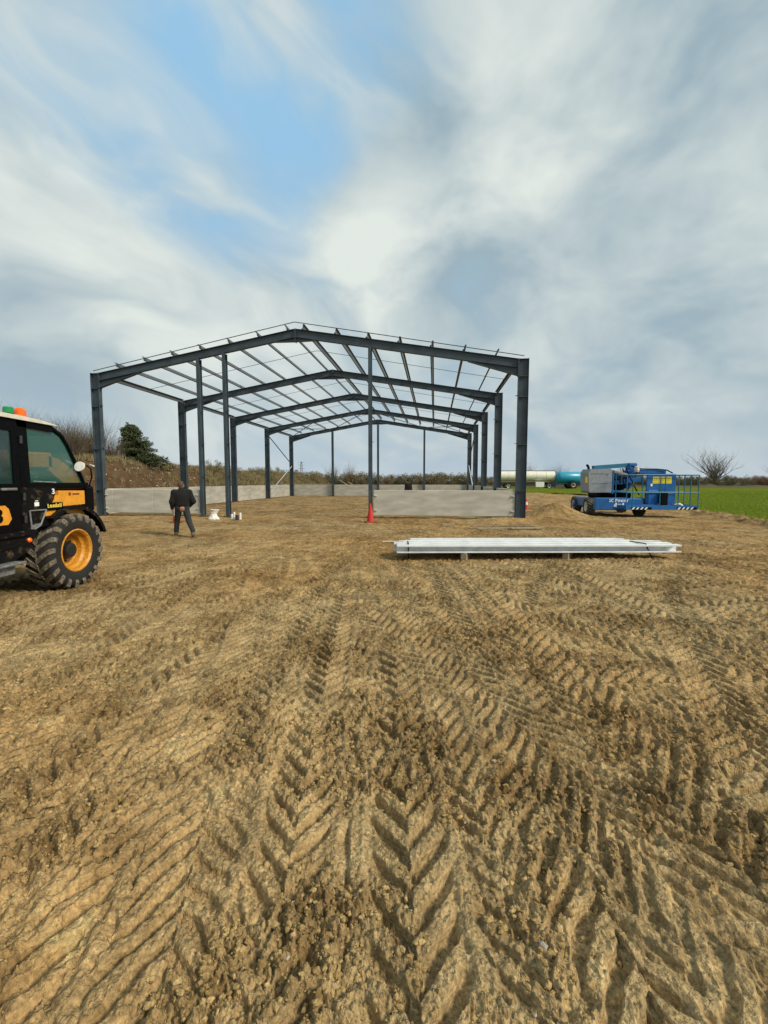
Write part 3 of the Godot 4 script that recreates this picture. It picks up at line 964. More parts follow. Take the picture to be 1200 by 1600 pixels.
func make_plants() -> void:
	rng.seed = 77
	var tw := mat(lin(0.20, 0.155, 0.095), 0.95, 0.0, noise_tex(0.02, 0.5, 1.0, 3, 55), 0.5)
	var tw2 := mat(lin(0.15, 0.125, 0.08), 0.95, 0.0, noise_tex(0.02, 0.5, 1.0, 3, 56), 0.5)
	var shrubs := [bare_shrub_mesh(1, 3.4, 60, tw), bare_shrub_mesh(2, 3.0, 52, tw2), bare_shrub_mesh(3, 3.2, 60, tw)]
	# thicket on the crest of the bank
	for i in 64:
		var s := 17.0 + 29.0 * (i / 64.0) + rng.randf_range(-0.5, 0.5)
		var w := -1.2 - 2.6 * (i % 3) / 2.0 + rng.randf_range(-0.6, 0.6)
		var p := bank_point(s)
		var o := inst("bare_shrub", shrubs[i % 3])
		var sc := rng.randf_range(0.75, 1.0) * (1.0 if s < 37.0 else lerpf(0.8, 0.4, (s - 37.0) / 7.0))
		o.transform = Transform3D(Basis(Vector3.UP, rng.randf() * TAU).scaled(Vector3.ONE * sc), Vector3(p.x + w, bank_h(s, w) - 0.05, -(s - w * 0.12)))
		tag(o, "leafless brown shrub in the thicket on the earth bank's crest", "shrub", "bare shrubs on the crest of the bank")
	# the evergreen, leaning away from the wind
	var s0 := 40.5
	var bp := bank_point(s0)
	var ev := thing("evergreen_tree", "dark evergreen tree with sloping crown on the earth bank", "tree", Vector3(bp.x - 0.6, bank_h(s0, -0.6) - 0.1, -s0))
	var tb := MB.new()
	var lb := MB.new()
	var rg := RandomNumberGenerator.new()
	rg.seed = 9
	var top := Vector3(-0.75, 4.0, 0.1)
	tb.tube(Vector3(0, -0.3, 0), Vector3(-0.3, 1.6, 0), 0.15, 0.11, 8)
	tb.tube(Vector3(-0.3, 1.6, 0), top, 0.11, 0.03, 8)
	for i in 150:
		var t := pow(rg.randf(), 1.15)
		var y := 0.15 + t * 3.6
		var bx := lerpf(0.0, -0.75, y / 4.0)
		var reach := lerpf(3.7, 0.6, pow(t, 0.85))
		var a := rg.randf() * TAU
		var d := Vector3(cos(a) * (1.0 if cos(a) > 0.0 else 0.5), 0.0, sin(a) * 0.6) * reach * rg.randf_range(0.6, 1.0)
		var e := Vector3(bx, y, 0) + d + Vector3(0, rg.randf_range(-0.1, 0.3), 0)
		tb.tube(Vector3(bx, y - 0.25, 0), e, 0.035, 0.012, 4, false)
		for k in 6:
			var c := Vector3(bx, y, 0).lerp(e, 0.2 + 0.16 * k) + Vector3(rg.randf_range(-0.2, 0.2), rg.randf_range(-0.1, 0.2), rg.randf_range(-0.2, 0.2))
			leaf_clump(lb, c, Vector3(0.28, 0.18, 0.28), 40, 0.13, rg)
	leaf_clump(lb, top, Vector3(0.2, 0.35, 0.2), 80, 0.13, rg)
	obj("trunk", tb, M.bark, ev)
	obj("crown", lb, leaf_mat(lin(0.10, 0.135, 0.045), 57), ev)
	# dry grass and brambles on the bank
	var xf := []
	var cl := []
	for i in 15000:
		var s := 8.0 + 80.0 * pow(rng.randf(), 0.8)
		var w := rng.randf_range(-6.0, 0.7) if rng.randf() < 0.75 else rng.randf_range(0.6, 6.0)
		if s > 46.0: w = rng.randf_range(-6.0, 5.6)
		elif w > 0.7 and rng.randf() < 0.85: continue
		var p := bank_point(s)
		var sc := rng.randf_range(0.6, 1.5)
		xf.append(Transform3D(Basis(Vector3.UP, rng.randf() * TAU).scaled(Vector3(sc, sc, sc)), Vector3(p.x + w * 0.993, bank_h(s, w) - 0.03, -(s - w * 0.12))))
		var c := Vector3(0.26, 0.205, 0.105).lerp(Vector3(0.10, 0.11, 0.035), rng.randf() * rng.randf())
		cl.append(Color(c.x, c.y, c.z))
	scatter("dry_grass", tuft_mesh(12, 0.42, 0.16, 4), xf, cl, "dry yellowish grass tufts growing over the earth bank", "grass")
	# stones and clods on the soil face
	var stones := []
	var scol := []
	for i in 2600:
		var s := 10.0 + 46.0 * rng.randf()
		var w := rng.randf_range(0.6, 6.0)
		var p := bank_point(s)
		var sc := 0.05 + 0.20 * pow(rng.randf(), 3.0)
		stones.append(Transform3D(Basis(Vector3.UP, rng.randf() * TAU).rotated(Vector3.RIGHT, rng.randf()).scaled(Vector3(sc * 1.3, sc * 0.8, sc)), Vector3(p.x + w * 0.993, bank_h(s, w), -(s - w * 0.12))))
		var c := Vector3(0.19, 0.115, 0.06).lerp(Vector3(0.10, 0.06, 0.035), rng.randf())
		if rng.randf() < 0.12: c = Vector3(0.50, 0.45, 0.38)
		scol.append(Color(c.x, c.y, c.z))
	var pm := SphereMesh.new()
	pm.radial_segments = 6; pm.rings = 3; pm.radius = 0.5; pm.height = 1.0
	var pmm := mat(Color(1, 1, 1), 0.95)
	pmm.vertex_color_use_as_albedo = true
	pm.material = pmm
	scatter("bank_stones", pm, stones, scol, "clods and stones lying on the face of the earth bank", "stones")
	for i in 2:      # pale slabs lying on the face
		var s := 31.0 + 1.2 * i
		var w := 1.1 + 0.8 * i
		var p := bank_point(s)
		var b := MB.new()
		b.cbox(Vector3.ZERO, Vector3(1.15 - 0.25 * i, 0.07, 0.3), 0.015)
		var o := obj("concrete_slab", b, M.concrete2)
		o.transform = Transform3D(Basis(Vector3.UP, -0.25).rotated(Vector3.FORWARD, 0.42), Vector3(p.x + w, bank_h(s, w) + 0.09, -s))
		tag(o, "pale broken slab on the bank face, just below its crest" if i == 0 else "smaller pale slab lying lower on the bank face", "slab")
	# low scrub at the far end of the bank and the hedge behind the shed and the field
	var bush := MB.new()
	rg.seed = 31
	for i in 9:
		leaf_clump(bush, Vector3(rg.randf_range(-1.2, 1.2), rg.randf_range(0.4, 2.1), rg.randf_range(-0.9, 0.9)), Vector3(0.7, 0.55, 0.6), 60, 0.16, rg)
	for i in 26:
		var a := rg.randf() * TAU
		twigs(bush, Vector3(cos(a) * rg.randf() * 0.9, 0, sin(a) * rg.randf() * 0.7), Vector3(cos(a) * 0.4, 1.0, sin(a) * 0.4), rg.randf_range(1.6, 2.7), 0.02, 0, rg, 0.2)
	var bm := mat(Color(1, 1, 1), 0.9)
	bm.vertex_color_use_as_albedo = true
	bm.backlight_enabled = true
	bm.backlight = Color(0.2, 0.22, 0.1)
	var bushm := bush.mesh(bm)
	xf = []; cl = []
	for i in 520:
		var x := -40.0 + 190.0 * (i / 520.0) + rng.randf_range(-0.5, 0.5)
		var z := hedge_z(x) + rng.randf_range(-3.5, 2.5)
		var sc := rng.randf_range(0.75, 1.15) * (1.12 if x < 22.0 else 0.86)
		xf.append(Transform3D(Basis(Vector3.UP, rng.randf() * TAU).scaled(Vector3(sc, sc * rng.randf_range(0.8, 1.1), sc)), Vector3(x, 0.75 * (1.0 if x < 22.0 else 1.0), -z)))
		var c := Vector3(0.075, 0.085, 0.028).lerp(Vector3(0.17, 0.125, 0.055), clampf(0.5 + g_low.get_noise_2d(x * 0.5, 12.0) * 1.4 + rng.randf_range(-0.3, 0.3), 0.0, 1.0))
		if x > 92.0: c = Vector3(0.17, 0.075, 0.04).lerp(c, rng.randf() * 0.5)
		cl.append(Color(c.x, c.y, c.z))
	scatter("hedgerow", bushm, xf, cl, "long brown and green hedgerow far behind shed and field", "hedge")
	xf = []; cl = []
	for i in 90:
		var s := 44.0 + 56.0 * rng.randf()
		var w := rng.randf_range(-5.0, 3.4)
		var p := bank_point(s)
		var sc := rng.randf_range(0.3, 0.62)
		xf.append(Transform3D(Basis(Vector3.UP, rng.randf() * TAU).scaled(Vector3(sc * 1.3, sc, sc * 1.3)), Vector3(p.x + w, bank_h(s, w) - 0.15, -s)))
		var c := Vector3(0.20, 0.15, 0.07).lerp(Vector3(0.10, 0.10, 0.035), rng.randf())
		cl.append(Color(c.x, c.y, c.z))
	scatter("scrub", bushm, xf, cl, "low brown scrub on the far end of the earth bank", "scrub")
	# bare trees
	bare_tree(Vector3(82.5, 0.9, -104.5), 7.4, 12, "leafless spreading tree standing in the hedge behind the grass field", true)
	bare_tree(Vector3(101.5, 0.6, -107.0), 4.6, 15, "small leafless tree at the reddish end of the far hedge", false)
	for k in 7:
		var o := inst("hedge_sapling", shrubs[k % 3])
		var px: float = [36.0, 41.5, 44.0, 61.0, 64.0, -13.0, -9.0][k]
		o.transform = Transform3D(Basis(Vector3.UP, k * 1.3).scaled(Vector3(1.2, 1.5, 1.2)), Vector3(px, 0.6, -(hedge_z(px) + 1.0)))
		tag(o, "thin leafless sapling sticking out of the far hedge", "sapling", "saplings in the far hedge")

func bare_tree(at: Vector3, h: float, sd: int, label: String, big: bool) -> void:
	var rg := RandomNumberGenerator.new()
	rg.seed = sd
	var t := thing("bare_tree", label, "tree", at)
	var tr := MB.new()
	tr.tube(Vector3(0, -0.4, 0), Vector3(0.05, 0.9, 0), 0.26, 0.2, 8)
	obj("trunk", tr, M.bark, t)
	var lb := MB.new()
	var n := 13 if big else 6
	for i in n:
		var a := TAU * i / n + rg.randf_range(-0.3, 0.3)
		var e := rg.randf_range(0.3, 0.95)
		twigs(lb, Vector3(0.04, 0.55 + 0.06 * i, 0), Vector3(cos(a) * e * 1.15, 0.8, sin(a) * e * 0.8), h * rg.randf_range(0.62, 0.85), 0.17, 3 if big else 2, rg, 0.2)
	obj("crown", lb, mat(lin(0.15, 0.13, 0.105), 0.95), t)

# ------------------------------------------------------------------ the shed
func make_shed() -> void:
	var b := thing("steel_portal_frame", "unclad blue-grey steel portal frame of a shed with open roof", "shed frame", BO, YAW)
	var cd := 0.42       # column depth along the span
	var slope := atan2(BR - BH, BW / 2.0)
	var rd := 0.36       # rafter depth
	var colm := MB.new()
	colm.beam(i_prof(cd, 0.2, 0.02, 0.014), Vector3(0, 0, 0), Vector3(0, BH, 0), Vector3.RIGHT)
	var col_mesh := colm.mesh(M.steel)
	var stiff := MB.new()
	stiff.box(Vector3.ZERO, Vector3(cd - 0.042, 0.02, 0.19))
	var stiff_mesh := stiff.mesh(M.steel2)
	var cleatm := MB.new()
	cleatm.box(Vector3(0, 0, 0), Vector3(0.10, 0.012, 0.12))
	var cleat_mesh := cleatm.mesh(M.steel2)
	var basem := MB.new()
	basem.cbox(Vector3.ZERO, Vector3(0.54, 0.03, 0.32), 0.004)
	for sx in [-1, 1]:
		for sz in [-1, 1]:
			basem.tube(Vector3(sx * 0.23, 0.0, sz * 0.12), Vector3(sx * 0.23, 0.08, sz * 0.12), 0.016, 0.016, 6)
	var base_mesh := basem.mesh(M.rust)
	var boltm := MB.new()
	boltm.tube(Vector3.ZERO, Vector3(0, 0.05, 0), 0.02, 0.02, 6)
	var bolt_mesh := boltm.mesh(M.steel2)
	for k in 5:
		for side in 2:
			var x := 0.0 if side == 0 else BW
			var c := inst("column", col_mesh, b)
			c.position = Vector3(x, 0.0, -k * BB)
			for y in [1.24, 3.2, 5.2, 6.05, BH - 0.03]:
				var s := inst("stiffener", stiff_mesh, c)
				s.position = Vector3(0, y, 0)
			for y in [1.24, 3.2, 5.2]:
				var s := inst("cleat", cleat_mesh, c)
				s.position = Vector3((cd / 2 + 0.05) * (1 if side == 0 else -1), y + 0.06, 0.02)
			var bp := inst("base_plate", base_mesh, c)
			bp.position = Vector3(0, 0.02, 0)
			if k < 3:      # bolts of the eaves joint
				for q in 6:
					var bo := inst("bolt", bolt_mesh, c)
					bo.transform = Transform3D(Basis(Vector3(0, 0, 1), -PI / 2 if side == 0 else PI / 2), Vector3((cd / 2) * (1 if side == 0 else -1), 6.12 + 0.115 * q, 0.115))
		# rafters with haunches
		var ridge := Vector3(BW / 2.0, BR - rd / 2.0, -k * BB)
		for side in 2:
			var sg := 1.0 if side == 0 else -1.0
			var x0 := cd / 2 if side == 0 else BW - cd / 2
			var y0 := BH + (cd / 2) * tan(slope) - rd / 2.0 - 0.05
			var p0 := Vector3(x0, y0, -k * BB)
			var rm := MB.new()
			rm.beam(i_prof(rd, 0.18, 0.018, 0.012), p0, ridge - Vector3(sg * 0.012, 0, 0), Vector3.UP)
			var rf := obj("rafter", rm, M.steel, b)
			# eaves haunch: web and sloping bottom flange
			var L := 2.1
			var hb := MB.new()
			var yb := y0 - rd / 2.0
			var web := PackedVector2Array([Vector2(0, yb - 0.32), Vector2(0, yb), Vector2(L, yb + L * tan(slope))])
			var xf := Transform3D(Basis(Vector3(sg, 0, 0), Vector3.UP, Vector3(0, 0, sg)), Vector3(x0, 0, -k * BB - 0.006 * sg))
			hb.prism(web, xf, 0.012)
			var fl := PackedVector2Array([Vector2(0, yb - 0.335), Vector2(0, yb - 0.318), Vector2(L, yb + L * tan(slope) + 0.0), Vector2(L, yb + L * tan(slope) - 0.018)])
			hb.prism(fl, Transform3D(Basis(Vector3(sg, 0, 0), Vector3.UP, Vector3(0, 0, sg)), Vector3(x0, 0, -k * BB - 0.085 * sg)), 0.17)
			hb.span(Vector3(x0 + sg * 0.003, yb - 0.36, -k * BB - 0.1), Vector3(x0 + sg * 0.024, BH - 0.04, -k * BB + 0.1))
			obj("haunch", hb, M.steel, rf)
			# ridge haunch
			var ab := MB.new()
			var a0 := BR - rd
			var al := 0.95
			var w2 := PackedVector2Array([Vector2(0, a0 - 0.17), Vector2(0, a0), Vector2(-al, a0 - al * tan(slope))])
			var xf2 := Transform3D(Basis(Vector3(sg, 0, 0), Vector3.UP, Vector3(0, 0, sg)), Vector3(BW / 2.0 - sg * 0.013, 0, -k * BB - 0.006 * sg))
			ab.prism(w2, xf2, 0.012)
			var f2 := PackedVector2Array([Vector2(0, a0 - 0.188), Vector2(0, a0 - 0.17), Vector2(-al, a0 - al * tan(slope)), Vector2(-al, a0 - al * tan(slope) - 0.018)])
			ab.prism(f2, Transform3D(xf2.basis, xf2.origin - Vector3(0, 0, 0.079 * sg)), 0.17)
			obj("ridge_haunch", ab, M.steel2, rf)
		var pl := MB.new()
		pl.span(Vector3(BW / 2.0 - 0.012, BR - rd - 0.22, -k * BB - 0.1), Vector3(BW / 2.0 + 0.012, BR + 0.02, -k * BB + 0.1))
		obj("ridge_plate", pl, M.steel2, b)
	# purlins: seven on each slope, standing on cleats
	var xs := [1.22, 2.62, 4.0, 5.38, 6.76, 8.14, 9.5, 10.23, 11.7, 13.1, 14.48, 15.88, 17.26, 18.62]
	var zend := -4 * BB - 0.12
	for x: float in xs:
		var left := x < BW / 2.0
		var y: float = BH + (x if left else BW - x) * tan(slope) + 0.012
		var nrm := Vector3(-sin(slope) if left else sin(slope), cos(slope), 0)
		var pm := MB.new()
		pm.beam(z_prof(0.2, 0.065, 0.006, 1.0 if left else -1.0), Vector3(x, y, 0.16), Vector3(x, y, zend), nrm)
		var pu := obj("purlin", pm, M.purlin, b)
		for k in 5:
			var cm := MB.new()
			cm.box(Vector3(x, y, -k * BB) + nrm * 0.09 + Vector3(0.012 if left else -0.012, 0, 0), Vector3(0.012, 0.18, 0.12), Basis(Vector3(0, 0, 1), slope if left else -slope))
			obj("cleat", cm, M.steel2, pu)
	# eaves beams
	for side in 2:
		var x := 0.16 if side == 0 else BW - 0.16
		for k in 4:
			var em := MB.new()
			var pr := c_prof(0.24, 0.085, 0.006, 0.03)
			if side == 0:
				for i in pr.size(): pr[i].x = -pr[i].x
			em.beam(pr, Vector3(x, BH - 0.2, -k * BB - 0.11), Vector3(x, BH - 0.2, -(k + 1) * BB + 0.11), Vector3.UP)
			obj("eaves_beam", em, M.purlin, b)
	# edge tube laid over the ends of the purlins
	for side in 2:
		var e := MB.new()
		var o := Vector3(0, 0.25, 0.12)
		if side == 0: e.tube(Vector3(0.0, BH - 0.12, 0.12) + Vector3(0, 0.2, 0), Vector3(BW / 2, BR + 0.02, 0) + o, 0.018, 0.018, 6)
		else: e.tube(Vector3(BW / 2, BR + 0.02, 0) + o, Vector3(BW, BH + 0.08, 0.12), 0.018, 0.018, 6)
		obj("edge_tube", e, M.purlin, b)
	# sag rods at the middle of each bay
	for k in 4:
		for side in 2:
			var rr := MB.new()
			var z := -(k + 0.5) * BB
			var a := Vector3(0.16 if side == 0 else BW - 0.16, BH - 0.05, z)
			var m := Vector3(BW / 2.0, BR + 0.1, z)
			rr.tube(a, m, 0.013, 0.013, 5)
			obj("sag_rod", rr, M.purlin, b)
	# gable posts
	var fronts := [[5.24, 7.28], [6.50, 7.48], [13.22, 7.47]]
	for f in fronts:
		var gm := MB.new()
		var xx: float = f[0]
		var top: float = BH + (minf(xx, BW - xx)) * tan(slope) - rd - 0.03
		gm.beam(i_prof(0.254, 0.146, 0.014, 0.01), Vector3(xx, 0, 0), Vector3(xx, top, 0), Vector3.BACK)
		var g := obj("gable_post", gm, M.steel, b)
		var bp := inst("base_plate", base_mesh, g)
		bp.transform = Transform3D(Basis().scaled(Vector3(0.7, 1, 0.9)), Vector3(xx, 0.02, 0))
		for y in [1.9, 3.4, 4.9]:
			var s := inst("cleat", cleat_mesh, g)
			s.position = Vector3(xx + 0.10, y, 0.0)
	for xx: float in [4.76, 9.86, 14.92]:
		var gm := MB.new()
		var top: float = BH + (minf(xx, BW - xx)) * tan(slope) - rd - (0.22 if xx > 9.0 and xx < 11.0 else 0.03)
		gm.beam(i_prof(0.254, 0.2, 0.014, 0.01), Vector3(xx, 0, -4 * BB), Vector3(xx, top, -4 * BB), Vector3.BACK)
		var g := obj("gable_post", gm, M.steel, b)
		var bp := inst("base_plate", base_mesh, g)
		bp.transform = Transform3D(Basis().scaled(Vector3(0.7, 1, 0.9)), Vector3(xx, 0.02, -4 * BB))
	# bracing in the last bay: side walls and roof
	for side in 2:
		var x := 0.06 if side == 0 else BW - 0.06
		var bm := MB.new()
		bm.tube(Vector3(x, 6.1, -3 * BB - 0.1), Vector3(x, 3.55, -4 * BB + 0.1), 0.045, 0.045, 8)
		obj("wall_brace", bm, M.steel, b)
		var bm2 := MB.new()
		bm2.tube(Vector3(x, 3.35, -4 * BB + 0.1), Vector3(x, 0.5, -3 * BB - 0.1), 0.05, 0.05, 8)
		obj("wall_brace", bm2, M.galv, b)
	var yat := func(x: float) -> float: return BH + minf(x, BW - x) * tan(slope) - 0.15
	for e in [[0.2, 3, 4.9, 4], [4.9, 4, 9.8, 3], [9.9, 3, 14.8, 4], [14.8, 4, 19.5, 3], [0.2, 4, 4.9, 3], [14.8, 3, 19.5, 4]]:
		var rb := MB.new()
		rb.tube(Vector3(e[0], yat.call(e[0]), -e[1] * BB + (0.1 if e[1] == 4 else -0.1)), Vector3(e[2], yat.call(e[2]), -e[3] * BB + (0.1 if e[3] == 4 else -0.1)), 0.035, 0.035, 7)
		obj("roof_brace", rb, M.steel, b)
	make_walls(slope)

func wall_piece(label: String, a: Vector3, c: Vector3, t: float, joints: Array, y0: float, y1: float, clamps: bool, group := "concrete wall panels of the shed") -> void:
	# a and c: ends on the wall's middle line in the building's own axes
	var bas := Basis(Vector3.UP, YAW)
	var d := (c - a)
	var l := d.length()
	var turn := YAW + atan2(-d.z, d.x)
	var o := thing("concrete_wall_panel", label, "wall panel", BO + bas * a, turn, group)
	var cuts := [0.0] + joints + [l]
	for i in cuts.size() - 1:
		var u0: float = cuts[i] + (0.006 if i > 0 else 0.0)
		var u1: float = cuts[i + 1] - (0.006 if i < cuts.size() - 2 else 0.0)
		var m := MB.new()
		m.cbox(Vector3((u0 + u1) / 2, (y0 + y1) / 2, 0), Vector3(u1 - u0, y1 - y0, t), 0.012)
		obj("slab", m, M.concrete, o)
	if joints.size() > 0:
		var j := MB.new()
		j.box(Vector3(l / 2, (y0 + y1) / 2, 0), Vector3(l - 0.04, y1 - y0 - 0.03, t - 0.03))
		obj("joint_fill", j, M.concrete2, o)
	if clamps:
		for u in [0.09, l - 0.09]:
			for y in [y0 + 0.22, y1 - 0.24]:
				var m := MB.new()
				m.cbox(Vector3(u, y, t / 2 + 0.02), Vector3(0.14, 0.07, 0.04), 0.008)
				m.tube(Vector3(u, y, t / 2 + 0.03), Vector3(u, y, t / 2 + 0.075), 0.02, 0.02, 6)
				obj("clamp", m, M.galv, o)

func make_walls(_slope: float) -> void:
	wall_piece("front concrete panel between the corner column and gable post behind the walking man", Vector3(0.23, 0, -0.02), Vector3(5.1, 0, -0.02), 0.14, [0.42, 2.5], 0.15, 1.26, true)
	wall_piece("wide front concrete panel between gable post with red cone and corner column", Vector3(13.36, 0, -0.02), Vector3(BW - 0.24, 0, -0.02), 0.14, [], 0.14, 1.26, true)
	var nth := ["first", "second", "third", "fourth"]
	for k in 4:
		wall_piece("concrete side panel along the earth bank, %s bay from the open gable" % nth[k], Vector3(-0.29, 0, -k * BB - (0.3 if k == 0 else 0.02)), Vector3(-0.29, 0, -(k + 1) * BB + 0.02), 0.14, [BB / 2], 0.02, 1.29, false)
		wall_piece("concrete side panel facing the grass field, %s bay from the open gable" % nth[k], Vector3(BW, 0, -k * BB - 0.13), Vector3(BW, 0, -(k + 1) * BB + 0.13), 0.14, [], 0.05, 1.27, false)
	var xs := [0.0, 4.76, 9.86, 14.92, BW]
	for k in 4:
		wall_piece("concrete panel of the far gable wall, %s one from the earth bank" % nth[k], Vector3(xs[k] + 0.02, 0, -4 * BB - 0.24), Vector3(xs[k + 1] - 0.02, 0, -4 * BB - 0.24), 0.14, [(xs[k + 1] - xs[k]) / 2], 0.02, 1.29, false)

# ------------------------------------------------------------------ wheels
func ag_wheel(parent: Node, at: Vector3, r: float, w: float, rim_r: float, outward: float, lugs: int, tyre_m: Material, rim_m: Material) -> Node3D:
	# axis along x; outward = +1 when the outer face looks to +x
	var wh := Node3D.new()
	wh.name = "wheel"
	parent.add_child(wh, true)
	wh.position = at
	var xf := Transform3D(Basis(Vector3.UP, Vector3.RIGHT * outward, Vector3.FORWARD * outward).orthonormalized(), Vector3.ZERO)
	var t := MB.new()
	var h := w / 2
	t.lathe([Vector2(rim_r, -h * 0.78), Vector2(rim_r * 1.10, -h * 0.92), Vector2(r * 0.82, -h), Vector2(r * 0.93, -h * 0.88), Vector2(r * 0.965, -h * 0.5), Vector2(r * 0.97, 0), Vector2(r * 0.965, h * 0.5), Vector2(r * 0.93, h * 0.88), Vector2(r * 0.82, h), Vector2(rim_r * 1.10, h * 0.92), Vector2(rim_r, h * 0.78)], xf, 40, false)
	obj("tyre", t, M.rubber, wh)
	var l := MB.new()
	for i in lugs:
		for s in [-1.0, 1.0]:
			var a0: float = TAU * (i + (0.5 if s > 0 else 0.0)) / lugs
			var da: float = TAU / lugs * 0.85
			# a bar from the middle of the tread to the shoulder, then down the side wall
			var pts := [Vector3(r * 0.99, -0.04 * s * h, a0), Vector3(r, s * h * 0.45, a0 + da * 0.55), Vector3(r * 0.985, s * h * 0.93, a0 + da), Vector3(r * 0.86, s * h * 1.06, a0 + da * 1.15)]
			var hw := TAU / lugs * 0.22
			for k in 3:
				var q := []
				for e in [[k, -1.0], [k, 1.0], [k + 1, 1.0], [k + 1, -1.0]]:
					var p: Vector3 = pts[e[0]]
					var a: float = p.z + e[1] * hw
					q.append([p, a])
				var top := []
				var low := []
				for e in q:
					var p: Vector3 = e[0]
					var a: float = e[1]
					var dir := Vector3(0, sin(a), cos(a))
					top.append(dir * p.x + Vector3(p.y * outward, 0, 0))
					low.append(dir * (p.x - 0.075 * r) + Vector3(p.y * outward * 0.94, 0, 0))
				l.flat()
				l.quad(top[0], top[1], top[2], top[3])
				l.quad(low[0], low[1], top[1], top[0])
				l.quad(low[1], low[2], top[2], top[1])
				l.quad(low[2], low[3], top[3], top[2])
				l.quad(low[3], low[0], top[0], top[3])
	obj("tread", l, tyre_m, wh)
	var rm := MB.new()
	rm.lathe([Vector2(rim_r * 1.02, h * 0.80), Vector2(rim_r * 1.06, h * 0.90), Vector2(rim_r * 1.0, h * 0.93), Vector2(rim_r * 0.93, h * 0.80), Vector2(rim_r * 0.90, h * 0.45), Vector2(rim_r * 0.80, h * 0.30), Vector2(rim_r * 0.78, -h * 0.05), Vector2(rim_r * 0.60, -h * 0.2), Vector2(0.0, -h * 0.2)], xf, 40)
	obj("rim", rm, rim_m, wh)
	var hb := MB.new()
	hb.lathe([Vector2(rim_r * 0.46, -h * 0.2), Vector2(rim_r * 0.46, h * 0.05), Vector2(rim_r * 0.38, h * 0.12), Vector2(rim_r * 0.36, h * 0.42), Vector2(rim_r * 0.24, h * 0.48), Vector2(0, h * 0.48)], xf, 24)
	for i in 8:
		var a := TAU * i / 8
		var p := Vector3(0, sin(a), cos(a)) * rim_r * 0.53
		hb.tube(p + Vector3(-h * 0.2 * outward, 0, 0), p + Vector3((-h * 0.2 + 0.03) * outward, 0, 0), 0.018, 0.018, 6)
	obj("hub", hb, M.hub, wh)
	return wh

# ------------------------------------------------------------------ telehandler
var th_z := 6.47
func T(z: float, h: float, dx: float) -> Vector3:
	return Vector3(dx, h, -(z - th_z))

func side_plate(mb: MB, poly: Array, dx: float, t: float) -> MB:   # polygon of (metres ahead, height) in a plane across x
	var q := PackedVector2Array()
	for p in poly: q.append(Vector2(p[0] - th_z, p[1]))
	return mb.prism(q, Transform3D(Basis(Vector3(0, 0, -1), Vector3.UP, Vector3(1, 0, 0)), Vector3(dx - t, 0, 0)), t)

